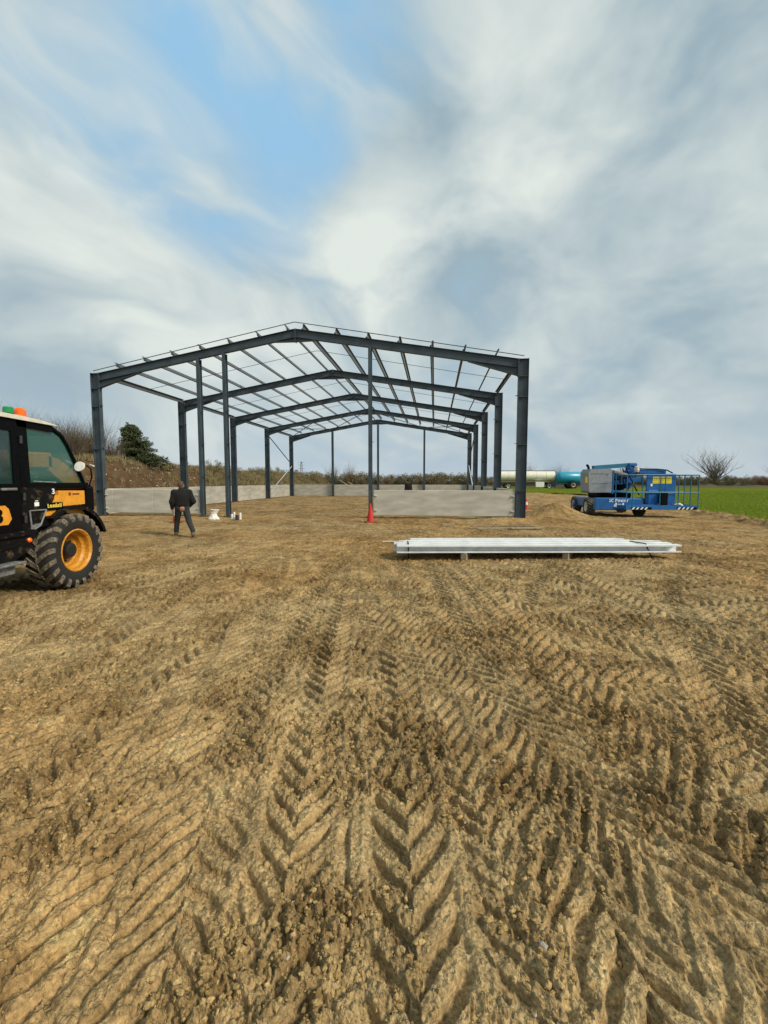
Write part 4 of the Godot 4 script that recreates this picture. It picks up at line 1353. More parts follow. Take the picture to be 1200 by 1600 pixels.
func make_telehandler() -> void:
	var v := thing("telehandler", "black and yellow telehandler with amber beacon parked on the mud", "telehandler", Vector3(-4.76, 0.0, -th_z))
	# chassis, axles
	var ch := MB.new()
	ch.cbox(T(5.1, 0.72, -1.18), Vector3(1.1, 0.34, 4.6), 0.04)
	ch.tube(T(6.47, 0.58, -0.3), T(6.47, 0.58, -2.0), 0.13, 0.13, 12)
	ch.tube(T(3.85, 0.58, -0.3), T(3.85, 0.58, -2.0), 0.13, 0.13, 12)
	ch.cbox(T(5.15, 0.74, -0.75), Vector3(0.9, 0.42, 1.5), 0.05)
	obj("chassis", ch, M.black_matt, v)
	for z in [6.47, 3.85]:
		ag_wheel(v, T(z, 0.58, -0.21), 0.585, 0.40, 0.315, 1.0, 20, M.muddy_rubber, M.rim_yellow)
		ag_wheel(v, T(z, 0.58, -2.15), 0.585, 0.40, 0.315, -1.0, 20, M.muddy_rubber, M.rim_yellow)
	# mudguards
	for e in [[6.47, -0.02, 1], [3.85, -0.02, 1], [6.47, -1.93, 1]]:
		var f := MB.new()
		var n := 12
		for i in n:
			var a0 := deg_to_rad(18.0 + 112.0 * i / n)
			var a1 := deg_to_rad(18.0 + 112.0 * (i + 1) / n)
			var r0 := 0.72
			var r1 := 0.695
			var zc: float = e[0]
			var xo: float = e[1]
			var P := func(r: float, a: float, x: float) -> Vector3: return T(zc + cos(a) * r, 0.58 + sin(a) * r * 0.98, x)
			f.flat()
			f.quad(P.call(r0, a0, xo), P.call(r0, a1, xo), P.call(r0, a1, xo - 0.44), P.call(r0, a0, xo - 0.44))
			f.quad(P.call(r1, a0, xo - 0.44), P.call(r1, a1, xo - 0.44), P.call(r1, a1, xo), P.call(r1, a0, xo))
			f.quad(P.call(r0 - 0.06, a0, xo), P.call(r0 - 0.06, a1, xo), P.call(r0, a1, xo), P.call(r0, a0, xo))
			f.quad(P.call(r0 - 0.06, a0, xo - 0.012), P.call(r0 - 0.06, a1, xo - 0.012), P.call(r1, a1, xo - 0.012), P.call(r1, a0, xo - 0.012))
			if i == 0 or i == n - 1:
				var a: float = a0 if i == 0 else a1
				f.quad(P.call(r1, a, xo), P.call(r0, a, xo), P.call(r0, a, xo - 0.44), P.call(r1, a, xo - 0.44))
		obj("mudguard", f, M.black_muddy, v)
	# lower cab side
	var lo := MB.new()
	side_plate(lo, [[4.05, 1.6], [6.16, 1.6], [6.10, 1.39], [5.93, 1.2], [5.62, 0.72], [5.30, 0.57], [4.35, 0.55], [4.30, 1.0], [4.05, 1.25]], -0.06, 0.10)
	obj("lower_cab_side", lo, M.black_muddy, v)
	var lo2 := MB.new()
	side_plate(lo2, [[4.05, 1.6], [6.8, 1.6], [6.1, 1.3], [5.62, 0.72], [4.35, 0.6]], -1.0, 0.06)
	obj("far_cab_side", lo2, M.black, v)
	# cab floor and seat seen through the glass
	var fl := MB.new()
	fl.cbox(T(5.5, 1.22, -0.53), Vector3(0.82, 0.5, 1.9), 0.04)
	obj("cab_floor", fl, M.black_matt, v)
	var seat := MB.new()
	seat.cbox(T(5.05, 1.58, -0.55), Vector3(0.5, 0.16, 0.5), 0.05)
	seat.cbox(T(4.82, 1.92, -0.55), Vector3(0.48, 0.62, 0.14), 0.05)
	obj("seat", seat, M.black_matt, v)
	var sw := MB.new()
	sw.tube(T(6.15, 1.4, -0.53), T(5.98, 1.72, -0.53), 0.035, 0.03, 8)
	for i in 16:
		var a0 := TAU * i / 16
		var a1 := TAU * (i + 1) / 16
		var c := T(5.95, 1.76, -0.53)
		var ux := Vector3.RIGHT * 0.19
		var uy := Vector3(0, 0.10, -0.16)
		sw.tube(c + ux * cos(a0) + uy * sin(a0), c + ux * cos(a1) + uy * sin(a1), 0.014, 0.014, 6, false)
	sw.cbox(T(6.25, 1.55, -0.53), Vector3(0.7, 0.26, 0.22), 0.04)
	obj("steering_column", sw, M.dark_grey, v)
	# cab frame: pillars and rails on both sides
	var fr := MB.new()
	for dx in [-0.09, -0.99]:
		fr.path([T(6.80, 1.52, dx), T(6.62, 1.88, dx), T(6.44, 2.19, dx), T(6.33, 2.33, dx), T(6.16, 2.42, dx), T(5.9, 2.45, dx), T(4.55, 2.47, dx)], 0.035, 8)
		side_plate(fr, [[5.56, 1.58], [5.71, 1.58], [5.69, 2.46], [5.54, 2.46]], dx + 0.035, 0.07)
		fr.path([T(4.55, 2.47, dx), T(4.30, 2.2, dx), T(4.15, 1.6, dx)], 0.04, 8)
		fr.span(T(4.1, 1.57, dx - 0.03), T(6.82, 1.63, dx + 0.032))
	for q in [[6.80, 1.52], [6.33, 2.36], [4.55, 2.47], [4.15, 1.6]]:
		fr.tube(T(q[0], q[1], -0.09), T(q[0], q[1], -0.99), 0.03, 0.03, 8)
	side_plate(fr, [[4.5, 2.40], [6.14, 2.36], [6.14, 2.47], [4.5, 2.50]], -0.055, 0.98)
	obj("cab_frame", fr, M.black, v)
	var rf := MB.new()
	side_plate(rf, [[4.45, 2.485], [4.6, 2.512], [5.5, 2.518], [5.9, 2.503], [6.22, 2.462], [6.15, 2.455], [4.45, 2.47]], -0.02, 1.06)
	obj("roof", rf, M.cream, v)
	# door
	var dr := Node3D.new()
	dr.name = "door"
	v.add_child(dr, true)
	var df := MB.new()
	side_plate(df, [[4.35, 0.98], [5.52, 0.98], [5.52, 1.62], [4.35, 1.62]], -0.03, 0.04)
	side_plate(df, [[4.35, 1.62], [4.43, 1.62], [4.62, 2.40], [4.53, 2.40]], -0.03, 0.04)
	side_plate(df, [[5.42, 1.62], [5.52, 1.62], [5.52, 2.40], [5.42, 2.40]], -0.03, 0.04)
	side_plate(df, [[4.60, 2.30], [5.42, 2.30], [5.42, 2.40], [4.62, 2.40]], -0.03, 0.04)
	obj("door_panel", df, M.black, dr)
	var dg := MB.new()
	side_plate(dg, [[4.43, 1.62], [5.42, 1.62], [5.42, 2.30], [4.60, 2.30]], -0.045, 0.008)
	obj("door_window", dg, M.glass_dark, dr)
	var dhn := MB.new()
	dhn.cbox(T(5.33, 1.55, -0.015), Vector3(0.035, 0.035, 0.22), 0.008)
	obj("door_handle", dhn, M.mid_grey, dr)
	var bdg := MB.new()
	side_plate(bdg, [[4.75, 1.10], [4.72, 1.24], [4.85, 1.34], [5.26, 1.345], [5.31, 1.30], [5.345, 1.17], [5.29, 1.10]], -0.018, 0.01)
	obj("badge", bdg, M.yellow, dr)
	var rb := Basis(Vector3(0, 0, -1), Vector3.UP, Vector3(1, 0, 0))
	words("JCB", 0.17, 0.012, M.black, T(5.03, 1.215, -0.012), rb, dr)
	# glass: side quarter pane, windscreen, rear
	var g1 := MB.new()
	side_plate(g1, [[5.71, 1.63], [6.74, 1.60], [6.62, 1.87], [6.42, 2.18], [6.31, 2.31], [6.14, 2.38], [5.70, 2.40]], -0.085, 0.008)
	obj("side_window", g1, M.glass, v)
	var g2 := MB.new()
	side_plate(g2, [[4.2, 1.63], [6.74, 1.60], [6.42, 2.18], [6.31, 2.31], [6.14, 2.38], [4.5, 2.40]], -0.985, 0.008)
	obj("far_side_window", g2, M.glass, v)
	var g3 := MB.new()
	g3.flat()
	var ws := [[6.80, 1.55], [6.62, 1.88], [6.44, 2.19], [6.33, 2.34]]
	for i in 3:
		g3.quad(T(ws[i][0], ws[i][1], -0.11), T(ws[i + 1][0], ws[i + 1][1], -0.11), T(ws[i + 1][0], ws[i + 1][1], -0.97), T(ws[i][0], ws[i][1], -0.97))
	obj("windscreen", g3, M.glass, v)
	var wp := MB.new()
	wp.path([T(6.15, 1.635, -0.06), T(5.75, 1.65, -0.05)], 0.012, 6)
	obj("sill_strip", wp, M.mid_grey, v)
	# nose with yellow panel, dark end, decal
	var no := MB.new()
	no.cbox(T(6.48, 1.22, -0.55), Vector3(0.84, 0.6, 0.72), 0.04)
	obj("nose", no, M.yellow, v)
	var yp := MB.new()
	side_plate(yp, [[6.20, 1.515], [6.74, 1.505], [6.74, 1.29], [6.26, 1.28], [6.26, 1.345], [6.03, 1.345], [6.10, 1.44], [6.20, 1.45]], -0.07, 0.05)
	obj("nose_panel", yp, M.yellow, v)
	var spot := MB.new()
	spot.lathe([Vector2(0.026, 0.0), Vector2(0.026, 0.006), Vector2(0, 0.006)], Transform3D(Basis(Vector3.UP, Vector3.RIGHT, Vector3.FORWARD), T(6.42, 1.46, -0.07)), 14)
	obj("round_sticker", spot, M.red_dirty, v)
	var st2 := MB.new()
	st2.span(T(6.48, 1.445, -0.07), T(6.62, 1.468, -0.064))
	obj("sticker", st2, M.red_dirty, v)
	var dc := MB.new()
	side_plate(dc, [[5.90, 1.25], [6.25, 1.25], [6.25, 1.34], [6.0, 1.34]], -0.05, 0.06)
	obj("decal_strip", dc, M.black, v)
	words("Loadall", 0.055, 0.006, M.letter_yellow, T(6.09, 1.30, -0.048), rb, v)
	words("3", 0.075, 0.006, M.letter_white, T(6.09, 1.505, -0.058), rb, v)
	var lt := MB.new()
	lt.cbox(T(5.79, 1.335, -0.058), Vector3(0.006, 0.055, 0.075), 0.002)
	lt.cbox(T(5.79, 1.38, -0.058), Vector3(0.006, 0.012, 0.05), 0.002)
	obj("white_sticker", lt, M.letter_white, v)
	var ec := MB.new()
	ec.cbox(T(6.87, 1.37, -0.53), Vector3(0.92, 0.44, 0.24), 0.04)
	ec.cbox(T(6.5, 1.555, -0.53), Vector3(0.92, 0.05, 0.7), 0.015)
	obj("nose_end", ec, M.black, v)
	for x in [-0.2, -0.86]:
		var hl := MB.new()
		hl.cbox(T(6.99, 1.25, x), Vector3(0.16, 0.12, 0.04), 0.02)
		obj("headlight", hl, M.mid_grey, v)
	var sl := MB.new()
	side_plate(sl, [[4.3, 0.93], [5.62, 0.93], [5.68, 0.98], [5.68, 1.0], [4.3, 0.965]], -0.02, 0.05)
	side_plate(sl, [[4.3, 0.74], [5.60, 0.80], [5.72, 0.88], [5.70, 0.91], [5.58, 0.84], [4.3, 0.78]], -0.045, 0.03)
	obj("sill_trim", sl, M.black_muddy, v)
	var hg := MB.new()
	for y in [1.15, 1.45, 2.2]:
		hg.tube(T(5.55, y - 0.05, -0.02), T(5.55, y + 0.05, -0.02), 0.02, 0.02, 8)
		obj("hinge", hg, M.dark_grey, v)
		hg = MB.new()
	var yb := MB.new()
	yb.cbox(T(6.0, 1.19, -0.12), Vector3(0.06, 0.09, 0.36), 0.012)
	obj("bracket", yb, M.yellow, v)
	# foothold with pale frame, step, lamp
	var pk := MB.new()
	for e in [[[5.66, 1.25], [5.94, 1.25]], [[5.94, 1.25], [5.83, 1.04]], [[5.83, 1.04], [5.72, 0.99]], [[5.68, 1.0], [5.66, 1.25]]]:
		pk.tube(T(e[0][0], e[0][1], -0.052), T(e[1][0], e[1][1], -0.052), 0.012, 0.012, 6)
	side_plate(pk, [[5.68, 1.0], [5.72, 0.99], [5.83, 1.04], [5.84, 1.07], [5.68, 1.05]], -0.05, 0.014)
	obj("foothold", pk, M.mid_grey, v)
	var la := MB.new()
	la.lathe([Vector2(0.034, 0.0), Vector2(0.034, 0.015), Vector2(0.02, 0.03), Vector2(0, 0.032)], Transform3D(Basis(Vector3.UP, Vector3.RIGHT, Vector3.FORWARD), T(5.63, 0.855, -0.06)), 14)
	obj("side_lamp", la, M.amber, v)
	var sp := MB.new()
	sp.cbox(T(5.02, 0.60, 0.02), Vector3(0.16, 0.03, 0.75), 0.008)
	sp.cbox(T(5.02, 0.52, -0.02), Vector3(0.06, 0.12, 0.6), 0.008)
	obj("step", sp, M.mid_grey, v)
	# mirror on a looped arm
	var mr := MB.new()
	mr.path([T(6.78, 1.56, -0.02), T(6.80, 1.72, 0.02), T(6.77, 1.86, 0.03), T(6.68, 1.90, 0.03), T(6.60, 1.88, 0.02)], 0.011, 6)
	obj("mirror_arm", mr, M.black, v)
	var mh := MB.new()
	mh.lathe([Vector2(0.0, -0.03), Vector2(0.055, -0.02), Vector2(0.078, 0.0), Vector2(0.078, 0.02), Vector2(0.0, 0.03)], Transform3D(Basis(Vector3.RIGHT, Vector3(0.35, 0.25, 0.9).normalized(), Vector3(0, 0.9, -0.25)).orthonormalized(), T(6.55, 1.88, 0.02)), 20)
	obj("mirror", mh, M.white, v)  # flat white colour stands in for the bright reflection in the mirror face
	# beacons
	var b1 := MB.new()
	b1.lathe([Vector2(0.075, 0.0), Vector2(0.075, 0.03), Vector2(0.07, 0.035), Vector2(0.066, 0.11), Vector2(0.045, 0.145), Vector2(0, 0.155)], Transform3D(Basis(), T(5.80, 2.505, -0.22)), 20)
	obj("amber_beacon", b1, M.amber, v)
	var b2 := MB.new()
	b2.lathe([Vector2(0.06, 0.03), Vector2(0.058, 0.11), Vector2(0.05, 0.125), Vector2(0, 0.125)], Transform3D(Basis(), T(5.62, 2.51, -0.22)), 16)
	obj("green_beacon", b2, M.green_lamp, v)
	var b3 := MB.new()
	b3.lathe([Vector2(0.085, 0.0), Vector2(0.085, 0.02), Vector2(0.06, 0.045), Vector2(0, 0.045)], Transform3D(Basis(), T(5.62, 2.51, -0.22)), 16)
	obj("beacon_base", b3, M.black, v)
	# boom on the far side, engine pod, carriage
	var bo := MB.new()
	var bz := Basis(Vector3.RIGHT, 0.02)
	bo.cbox(T(5.45, 1.98, -1.36), Vector3(0.28, 0.28, 4.3), 0.03, bz)
	obj("boom", bo, M.yellow, v)
	words("526", 0.13, 0.008, M.letter_white, T(6.35, 1.88, -1.205), rb, v)
	var bn := MB.new()
	side_plate(bn, [[7.5, 1.84], [7.5, 2.1], [7.75, 2.06], [8.3, 1.7], [8.32, 1.3], [8.1, 1.25], [8.0, 1.5]], -1.22, 0.26)
	obj("boom_nose", bn, M.yellow, v)
	var en := MB.new()
	en.cbox(T(5.15, 1.18, -2.02), Vector3(0.55, 0.8, 1.5), 0.08)
	obj("engine_cover", en, M.yellow, v)
	var cw := MB.new()
	cw.cbox(T(2.95, 1.0, -1.2), Vector3(1.7, 0.8, 0.5), 0.08)
	cw.cbox(T(3.5, 1.6, -1.36), Vector3(0.55, 0.9, 0.5), 0.05)
	obj("rear_frame", cw, M.black_matt, v)

# ------------------------------------------------------------------ boom lift
func make_lift() -> void:
	var v := thing("boom_lift", "blue articulated boom lift with grey hood and railed basket", "boom lift", Vector3(12.0, 0.0, -20.3))
	var ch := MB.new()
	ch.cbox(Vector3(-0.82, 0.62, -0.65), Vector3(2.0, 0.46, 2.5), 0.04)
	ch.cbox(Vector3(-1.38, 0.60, 0.68), Vector3(1.5, 0.58, 0.18), 0.03)
	ch.cbox(Vector3(-0.8, 0.42, 0.0), Vector3(2.3, 0.22, 0.3), 0.03)
	ch.cbox(Vector3(-0.8, 0.42, -2.0), Vector3(2.3, 0.22, 0.3), 0.03)
	obj("chassis", ch, M.blue, v)
	for z in [0.0, -2.1]:
		ag_wheel(v, Vector3(-2.02 - z * 0.16, 0.43, z), 0.435, 0.36, 0.23, -1.0, 18, M.muddy_rubber, M.white).rotation.y = -0.16
		ag_wheel(v, Vector3(0.40 - z * 0.16, 0.43, z), 0.435, 0.36, 0.23, 1.0, 18, M.muddy_rubber, M.white).rotation.y = -0.16
	words("IC Power", 0.15, 0.01, M.letter_white, Vector3(-1.02, 0.76, 0.775), Basis(), v)
	words("4x4", 0.22, 0.01, M.letter_white, Vector3(-1.0, 0.54, 0.775), Basis(), v)
	# turret with grey hood
	var tu := MB.new()
	tu.cbox(Vector3(-0.7, 1.0, -0.7), Vector3(1.5, 0.3, 1.3), 0.04)
	tu.tube(Vector3(-0.8, 0.82, -0.7), Vector3(-0.8, 0.95, -0.7), 0.5, 0.5, 20)
	obj("turntable", tu, M.black_matt, v)
	var hd := MB.new()
	hd.prism(PackedVector2Array([Vector2(-2.20, 1.18), Vector2(-2.24, 2.05), Vector2(-2.14, 2.24), Vector2(-1.2, 2.26), Vector2(-1.12, 2.2), Vector2(-1.12, 1.12), Vector2(-2.1, 1.10)]), Transform3D(Basis(), Vector3(0, 0, -0.55)), 0.85)
	obj("hood", hd, M.lift_grey, v)
	var hr := MB.new()
	hr.cbox(Vector3(-1.7, 1.55, 0.303), Vector3(0.8, 0.03, 0.012), 0.005)
	hr.cbox(Vector3(-1.7, 2.02, 0.303), Vector3(0.85, 0.05, 0.012), 0.005)
	hr.cbox(Vector3(-1.36, 1.95, 0.303), Vector3(0.05, 0.12, 0.012), 0.005)
	hr.cbox(Vector3(-1.65, 1.135, 0.303), Vector3(0.9, 0.05, 0.012), 0.005)
	obj("hood_ribs", hr, M.mid_grey, v)
	var wl := MB.new()
	wl.cbox(Vector3(-2.235, 1.72, 0.1), Vector3(0.02, 0.3, 0.22), 0.004)
	obj("warning_label", wl, M.sign_yellow, v)
	var ex := MB.new()
	ex.path([Vector3(-1.95, 2.2, -0.3), Vector3(-1.98, 2.38, -0.3), Vector3(-2.06, 2.46, -0.3)], 0.06, 8)
	obj("exhaust", ex, M.black_matt, v)
	var dk := MB.new()
	dk.cbox(Vector3(-0.62, 1.55, -0.85), Vector3(0.98, 0.95, 0.5), 0.05)
	dk.cbox(Vector3(-1.06, 1.6, -0.1), Vector3(0.08, 1.1, 0.8), 0.02)
	dk.cbox(Vector3(-0.62, 1.16, -0.2), Vector3(0.9, 0.1, 0.8), 0.02)
	obj("turret_body", dk, M.blue, v)
	var vb := MB.new()
	vb.cbox(Vector3(-0.78, 1.45, -0.35), Vector3(0.34, 0.4, 0.36), 0.03)
	vb.cbox(Vector3(-0.40, 1.36, -0.3), Vector3(0.22, 0.26, 0.3), 0.03)
	vb.tube(Vector3(-0.9, 1.82, -0.2), Vector3(-0.3, 1.62, -0.2), 0.06, 0.06, 10)
	obj("valve_block", vb, M.black_matt, v)
	for q in 5:
		var ho := MB.new()
		var hx := -0.92 + 0.15 * q
		ho.path([Vector3(hx, 1.25, -0.12), Vector3(hx + 0.05, 1.5, -0.02 + 0.02 * q), Vector3(hx + 0.12, 1.8, -0.1), Vector3(hx + 0.3, 2.05, -0.3)], 0.022, 6)
		obj("hose", ho, M.black_matt, v)
	var pl := MB.new()
	pl.cbox(Vector3(-0.72, 2.03, 0.22), Vector3(0.75, 0.16, 0.2), 0.04, Basis(Vector3(0, 0, 1), -0.28))
	obj("tray", pl, M.mid_grey, v)
	# booms
	var b1 := MB.new()
	b1.beam(PackedVector2Array([Vector2(-0.13, -0.1), Vector2(0.13, -0.1), Vector2(0.13, 0.1), Vector2(-0.13, 0.1)]), Vector3(-1.62, 2.33, -0.55), Vector3(0.15, 2.46, -0.55))
	obj("upper_boom", b1, M.teal, v)
	var b2 := MB.new()
	b2.beam(PackedVector2Array([Vector2(-0.14, -0.11), Vector2(0.14, -0.11), Vector2(0.14, 0.11), Vector2(-0.14, 0.11)]), Vector3(-1.25, 2.2, -0.9), Vector3(0.3, 1.5, -0.9))
	b2.beam(PackedVector2Array([Vector2(-0.12, -0.09), Vector2(0.12, -0.09), Vector2(0.12, 0.09), Vector2(-0.12, 0.09)]), Vector3(-1.0, 1.55, -0.2), Vector3(0.5, 1.75, -0.2))
	obj("lower_boom", b2, M.blue, v)
	var kn := MB.new()
	kn.cbox(Vector3(0.25, 2.2, -0.5), Vector3(0.42, 0.72, 0.36), 0.05)
	kn.cbox(Vector3(0.0, 1.75, -0.4), Vector3(0.3, 0.9, 0.3), 0.04)
	obj("knuckle", kn, M.blue, v)
	var jb := MB.new()
	jb.cbox(Vector3(1.12, 2.12, -0.3), Vector3(1.35, 0.22, 0.26), 0.04)
	obj("jib", jb, M.blue, v)
	var hs := MB.new()
	hs.path([Vector3(0.1, 2.42, -0.25), Vector3(0.5, 2.26, -0.15), Vector3(1.3, 2.25, -0.15), Vector3(1.75, 2.2, -0.1), Vector3(1.9, 2.05, 0.1)], 0.03, 6)
	hs.path([Vector3(-0.2, 2.3, -0.2), Vector3(-0.05, 1.8, 0.0), Vector3(0.15, 1.3, 0.1), Vector3(0.3, 1.0, 0.15)], 0.03, 6)
	hs.path([Vector3(-0.35, 2.3, -0.2), Vector3(-0.3, 1.7, 0.05), Vector3(-0.2, 1.2, 0.1)], 0.025, 6)
	obj("hoses", hs, M.black_matt, v)
	var bc := MB.new()
	bc.lathe([Vector2(0.1, 0), Vector2(0.12, 0.1), Vector2(0.1, 0.26), Vector2(0, 0.3)], Transform3D(Basis(), Vector3(0.28, 2.1, -0.1)), 12)
	obj("cylinder_end", bc, M.cream, v)
	# basket
	var bk := Node3D.new()
	bk.name = "basket"
	v.add_child(bk, true)
	var X0 := -1.06
	var X1 := 2.18
	var Z1 := 1.45
	var Z0 := 0.55
	var fl := MB.new()
	fl.cbox(Vector3((X0 + X1) / 2, 0.40, (Z0 + Z1) / 2), Vector3(X1 - X0, 0.06, Z1 - Z0), 0.01)
	fl.cbox(Vector3((X0 + X1) / 2, 0.47, Z1), Vector3(X1 - X0, 0.2, 0.025), 0.006)
	fl.cbox(Vector3((X0 + X1) / 2, 0.47, Z0), Vector3(X1 - X0, 0.2, 0.025), 0.006)
	fl.cbox(Vector3(X0, 0.47, (Z0 + Z1) / 2), Vector3(0.025, 0.2, Z1 - Z0 - 0.03), 0.006)
	fl.cbox(Vector3(X1, 0.47, (Z0 + Z1) / 2), Vector3(0.025, 0.2, Z1 - Z0 - 0.03), 0.006)
	obj("basket_floor", fl, M.blue, bk)
	for e in [[X0 + 0.22, X0 + 1.15], [X1 - 0.95, X1 - 0.05]]:
		var lb := MB.new()
		lb.cbox(Vector3((e[0] + e[1]) / 2, 0.435, Z1 + 0.016), Vector3(e[1] - e[0], 0.11, 0.005), 0.001)
		var plate := obj("hazard_plate", lb, M.black, bk)
		var x: float = e[0] + 0.02
		while x < e[1] - 0.16:
			var sm := MB.new()
			sm.prism(PackedVector2Array([Vector2(x, 0.385), Vector2(x + 0.09, 0.385), Vector2(x + 0.17, 0.485), Vector2(x + 0.08, 0.485)]), Transform3D(Basis(), Vector3(0, 0, Z1 + 0.019)), 0.004)
			obj("stripe", sm, M.white, plate)
			x += 0.19
	var ru := MB.new()
	for y in [1.94, 1.15]:
		ru.path([Vector3(X0, y, Z1), Vector3(X1, y, Z1), Vector3(X1, y, Z0), Vector3(X0, y, Z0), Vector3(X0, y, Z1)], 0.024, 8)
	obj("rails", ru, M.blue_rail, bk)
	for x in [X0, X0 + 0.28, 0.45, 1.28, 1.82, X1]:
		var po := MB.new()
		po.tube(Vector3(x, 0.42, Z1), Vector3(x, 1.94, Z1), 0.022, 0.022, 8)
		obj("post", po, M.blue_rail, bk)
	for x in [X0, 0.2, 1.28, X1]:
		var po := MB.new()
		po.tube(Vector3(x, 0.42, Z0), Vector3(x, 1.94, Z0), 0.022, 0.022, 8)
		obj("post", po, M.blue_rail, bk)
	var mp := MB.new()
	mp.cbox(Vector3(1.15, 1.30, 0.42), Vector3(1.42, 1.42, 0.06), 0.03)
	mp.cbox(Vector3(0.75, 0.85, 0.35), Vector3(0.5, 0.8, 0.3), 0.05)
	mp.cbox(Vector3(1.55, 0.8, 0.38), Vector3(0.4, 0.6, 0.2), 0.04)
	obj("basket_mount", mp, M.blue, v)
	for e in [[0.87, 0.28], [1.33, 0.58]]:
		var yl := MB.new()
		yl.cbox(Vector3(e[0], 1.71, 0.455), Vector3(e[1], 0.32, 0.01), 0.002)
		var plate := obj("instruction_plate", yl, M.sign_yellow, v)
		var ln := MB.new()
		for i in 3:
			ln.box(Vector3(e[0], 1.80 - 0.09 * i, 0.462), Vector3(e[1] * 0.8, 0.014, 0.002))
		obj("print_lines", ln, M.black_matt, plate)
	var tb := MB.new()
	tb.cbox(Vector3(1.16, 0.82, 0.62), Vector3(0.34, 0.62, 0.2), 0.03)
	tb.cbox(Vector3(1.5, 0.52, 1.0), Vector3(0.36, 0.12, 0.3), 0.03)
	obj("control_box", tb, M.black_matt, v)
	var sk := MB.new()
	for i in 1:
		sk.cbox(Vector3(0.68, 1.48, 0.457), Vector3(0.09, 0.12, 0.01), 0.002)
	obj("white_sticker", sk, M.letter_white, v)

# ------------------------------------------------------------------ tankers
func make_tankers() -> void:
	var Z := -95.0
	var w := thing("tanker_trailer", "long white tanker trailer parked on the far field", "tanker trailer", Vector3(32.2, 0.0, Z))
	var t := MB.new()
	t.lathe([Vector2(0, -6.45), Vector2(0.8, -6.4), Vector2(1.13, -6.2), Vector2(1.16, 0), Vector2(1.13, 6.2), Vector2(0.8, 6.4), Vector2(0, 6.45)], Transform3D(Basis(Vector3.UP, Vector3.RIGHT, Vector3.FORWARD), Vector3(0, 2.85, 0)), 32)
	obj("tank", t, M.tank_white, w)
	for x in [-4.2, -2.1, 0.0, 2.1, 4.2]:
		var bnd := MB.new()
		bnd.lathe([Vector2(1.15, -0.04), Vector2(1.185, -0.03), Vector2(1.185, 0.03), Vector2(1.15, 0.04)], Transform3D(Basis(Vector3.UP, Vector3.RIGHT, Vector3.FORWARD), Vector3(x, 2.85, 0)), 32)
		obj("band", bnd, M.tank_white, w)
	var wk := MB.new()
	wk.cbox(Vector3(0, 4.06, 0), Vector3(12.2, 0.1, 0.6), 0.02)
	obj("walkway", wk, M.wood_dark, w)
	var lower := MB.new()
	lower.cbox(Vector3(0, 1.62, 0), Vector3(12.4, 0.26, 1.5), 0.05)
	obj("frame", lower, M.tank_green, w)
	var bx := MB.new()
	bx.cbox(Vector3(2.75, 0.95, 1.0), Vector3(1.9, 1.15, 0.5), 0.04)
	obj("side_box", bx, M.white, w)
	for x in [-4.3, 4.9]:
		ag_wheel(w, Vector3(x, 0.62, 1.0), 0.62, 0.34, 0.36, 1.0, 24, M.rubber, M.white).rotation.y = -PI / 2
		ag_wheel(w, Vector3(x, 0.62, -1.0), 0.62, 0.34, 0.36, 1.0, 24, M.rubber, M.white).rotation.y = PI / 2
	var b := thing("slurry_tanker", "turquoise blue slurry tanker with one big tyre on the field", "slurry tanker", Vector3(41.4, 0.0, Z + 1.0))
	var bt := MB.new()
	bt.lathe([Vector2(0, -2.9), Vector2(0.7, -2.8), Vector2(1.15, -2.5), Vector2(1.28, -2.1), Vector2(1.28, 2.6), Vector2(1.0, 2.9), Vector2(0, 3.0)], Transform3D(Basis(Vector3.UP, Vector3.RIGHT, Vector3.FORWARD), Vector3(0, 2.55, 0)), 32, false)
	obj("tank", bt, M.tank_blue, b)
	var fr := MB.new()
	fr.cbox(Vector3(0.3, 1.2, 0), Vector3(5.6, 0.3, 1.1), 0.05)
	fr.path([Vector3(-2.2, 1.15, 0), Vector3(-4.6, 0.75, 0)], 0.12, 8)
	fr.path([Vector3(2.0, 1.3, 0.9), Vector3(2.9, 1.3, 1.2)], 0.14, 8)
	obj("drawbar", fr, M.blue, b)
	ag_wheel(b, Vector3(0.5, 0.88, 1.25), 0.88, 0.6, 0.42, 1.0, 20, M.rubber, M.cream).rotation.y = -PI / 2
	ag_wheel(b, Vector3(0.5, 0.88, -1.25), 0.88, 0.6, 0.42, 1.0, 20, M.rubber, M.cream).rotation.y = PI / 2
	var im := thing("farm_implement", "low dark farm implement between the white and blue tankers", "implement", Vector3(38.6, 0.0, Z + 2.6))
	var ib := MB.new()
	ib.cbox(Vector3(0, 0.45, 0), Vector3(2.4, 0.16, 0.3), 0.03)
	ib.path([Vector3(-1.1, 0.1, 0), Vector3(-0.6, 0.9, 0), Vector3(0.4, 0.6, 0), Vector3(1.2, 0.15, 0)], 0.06, 6)
	obj("implement_frame", ib, M.dark_grey, im)
	for x in [-0.8, -0.1, 0.6]:
		var tn := MB.new()
		tn.tube(Vector3(x, 0.45, 0.1), Vector3(x - 0.2, 0.0, 0.25), 0.05, 0.03, 6)
		obj("tine", tn, M.dark_grey, im)

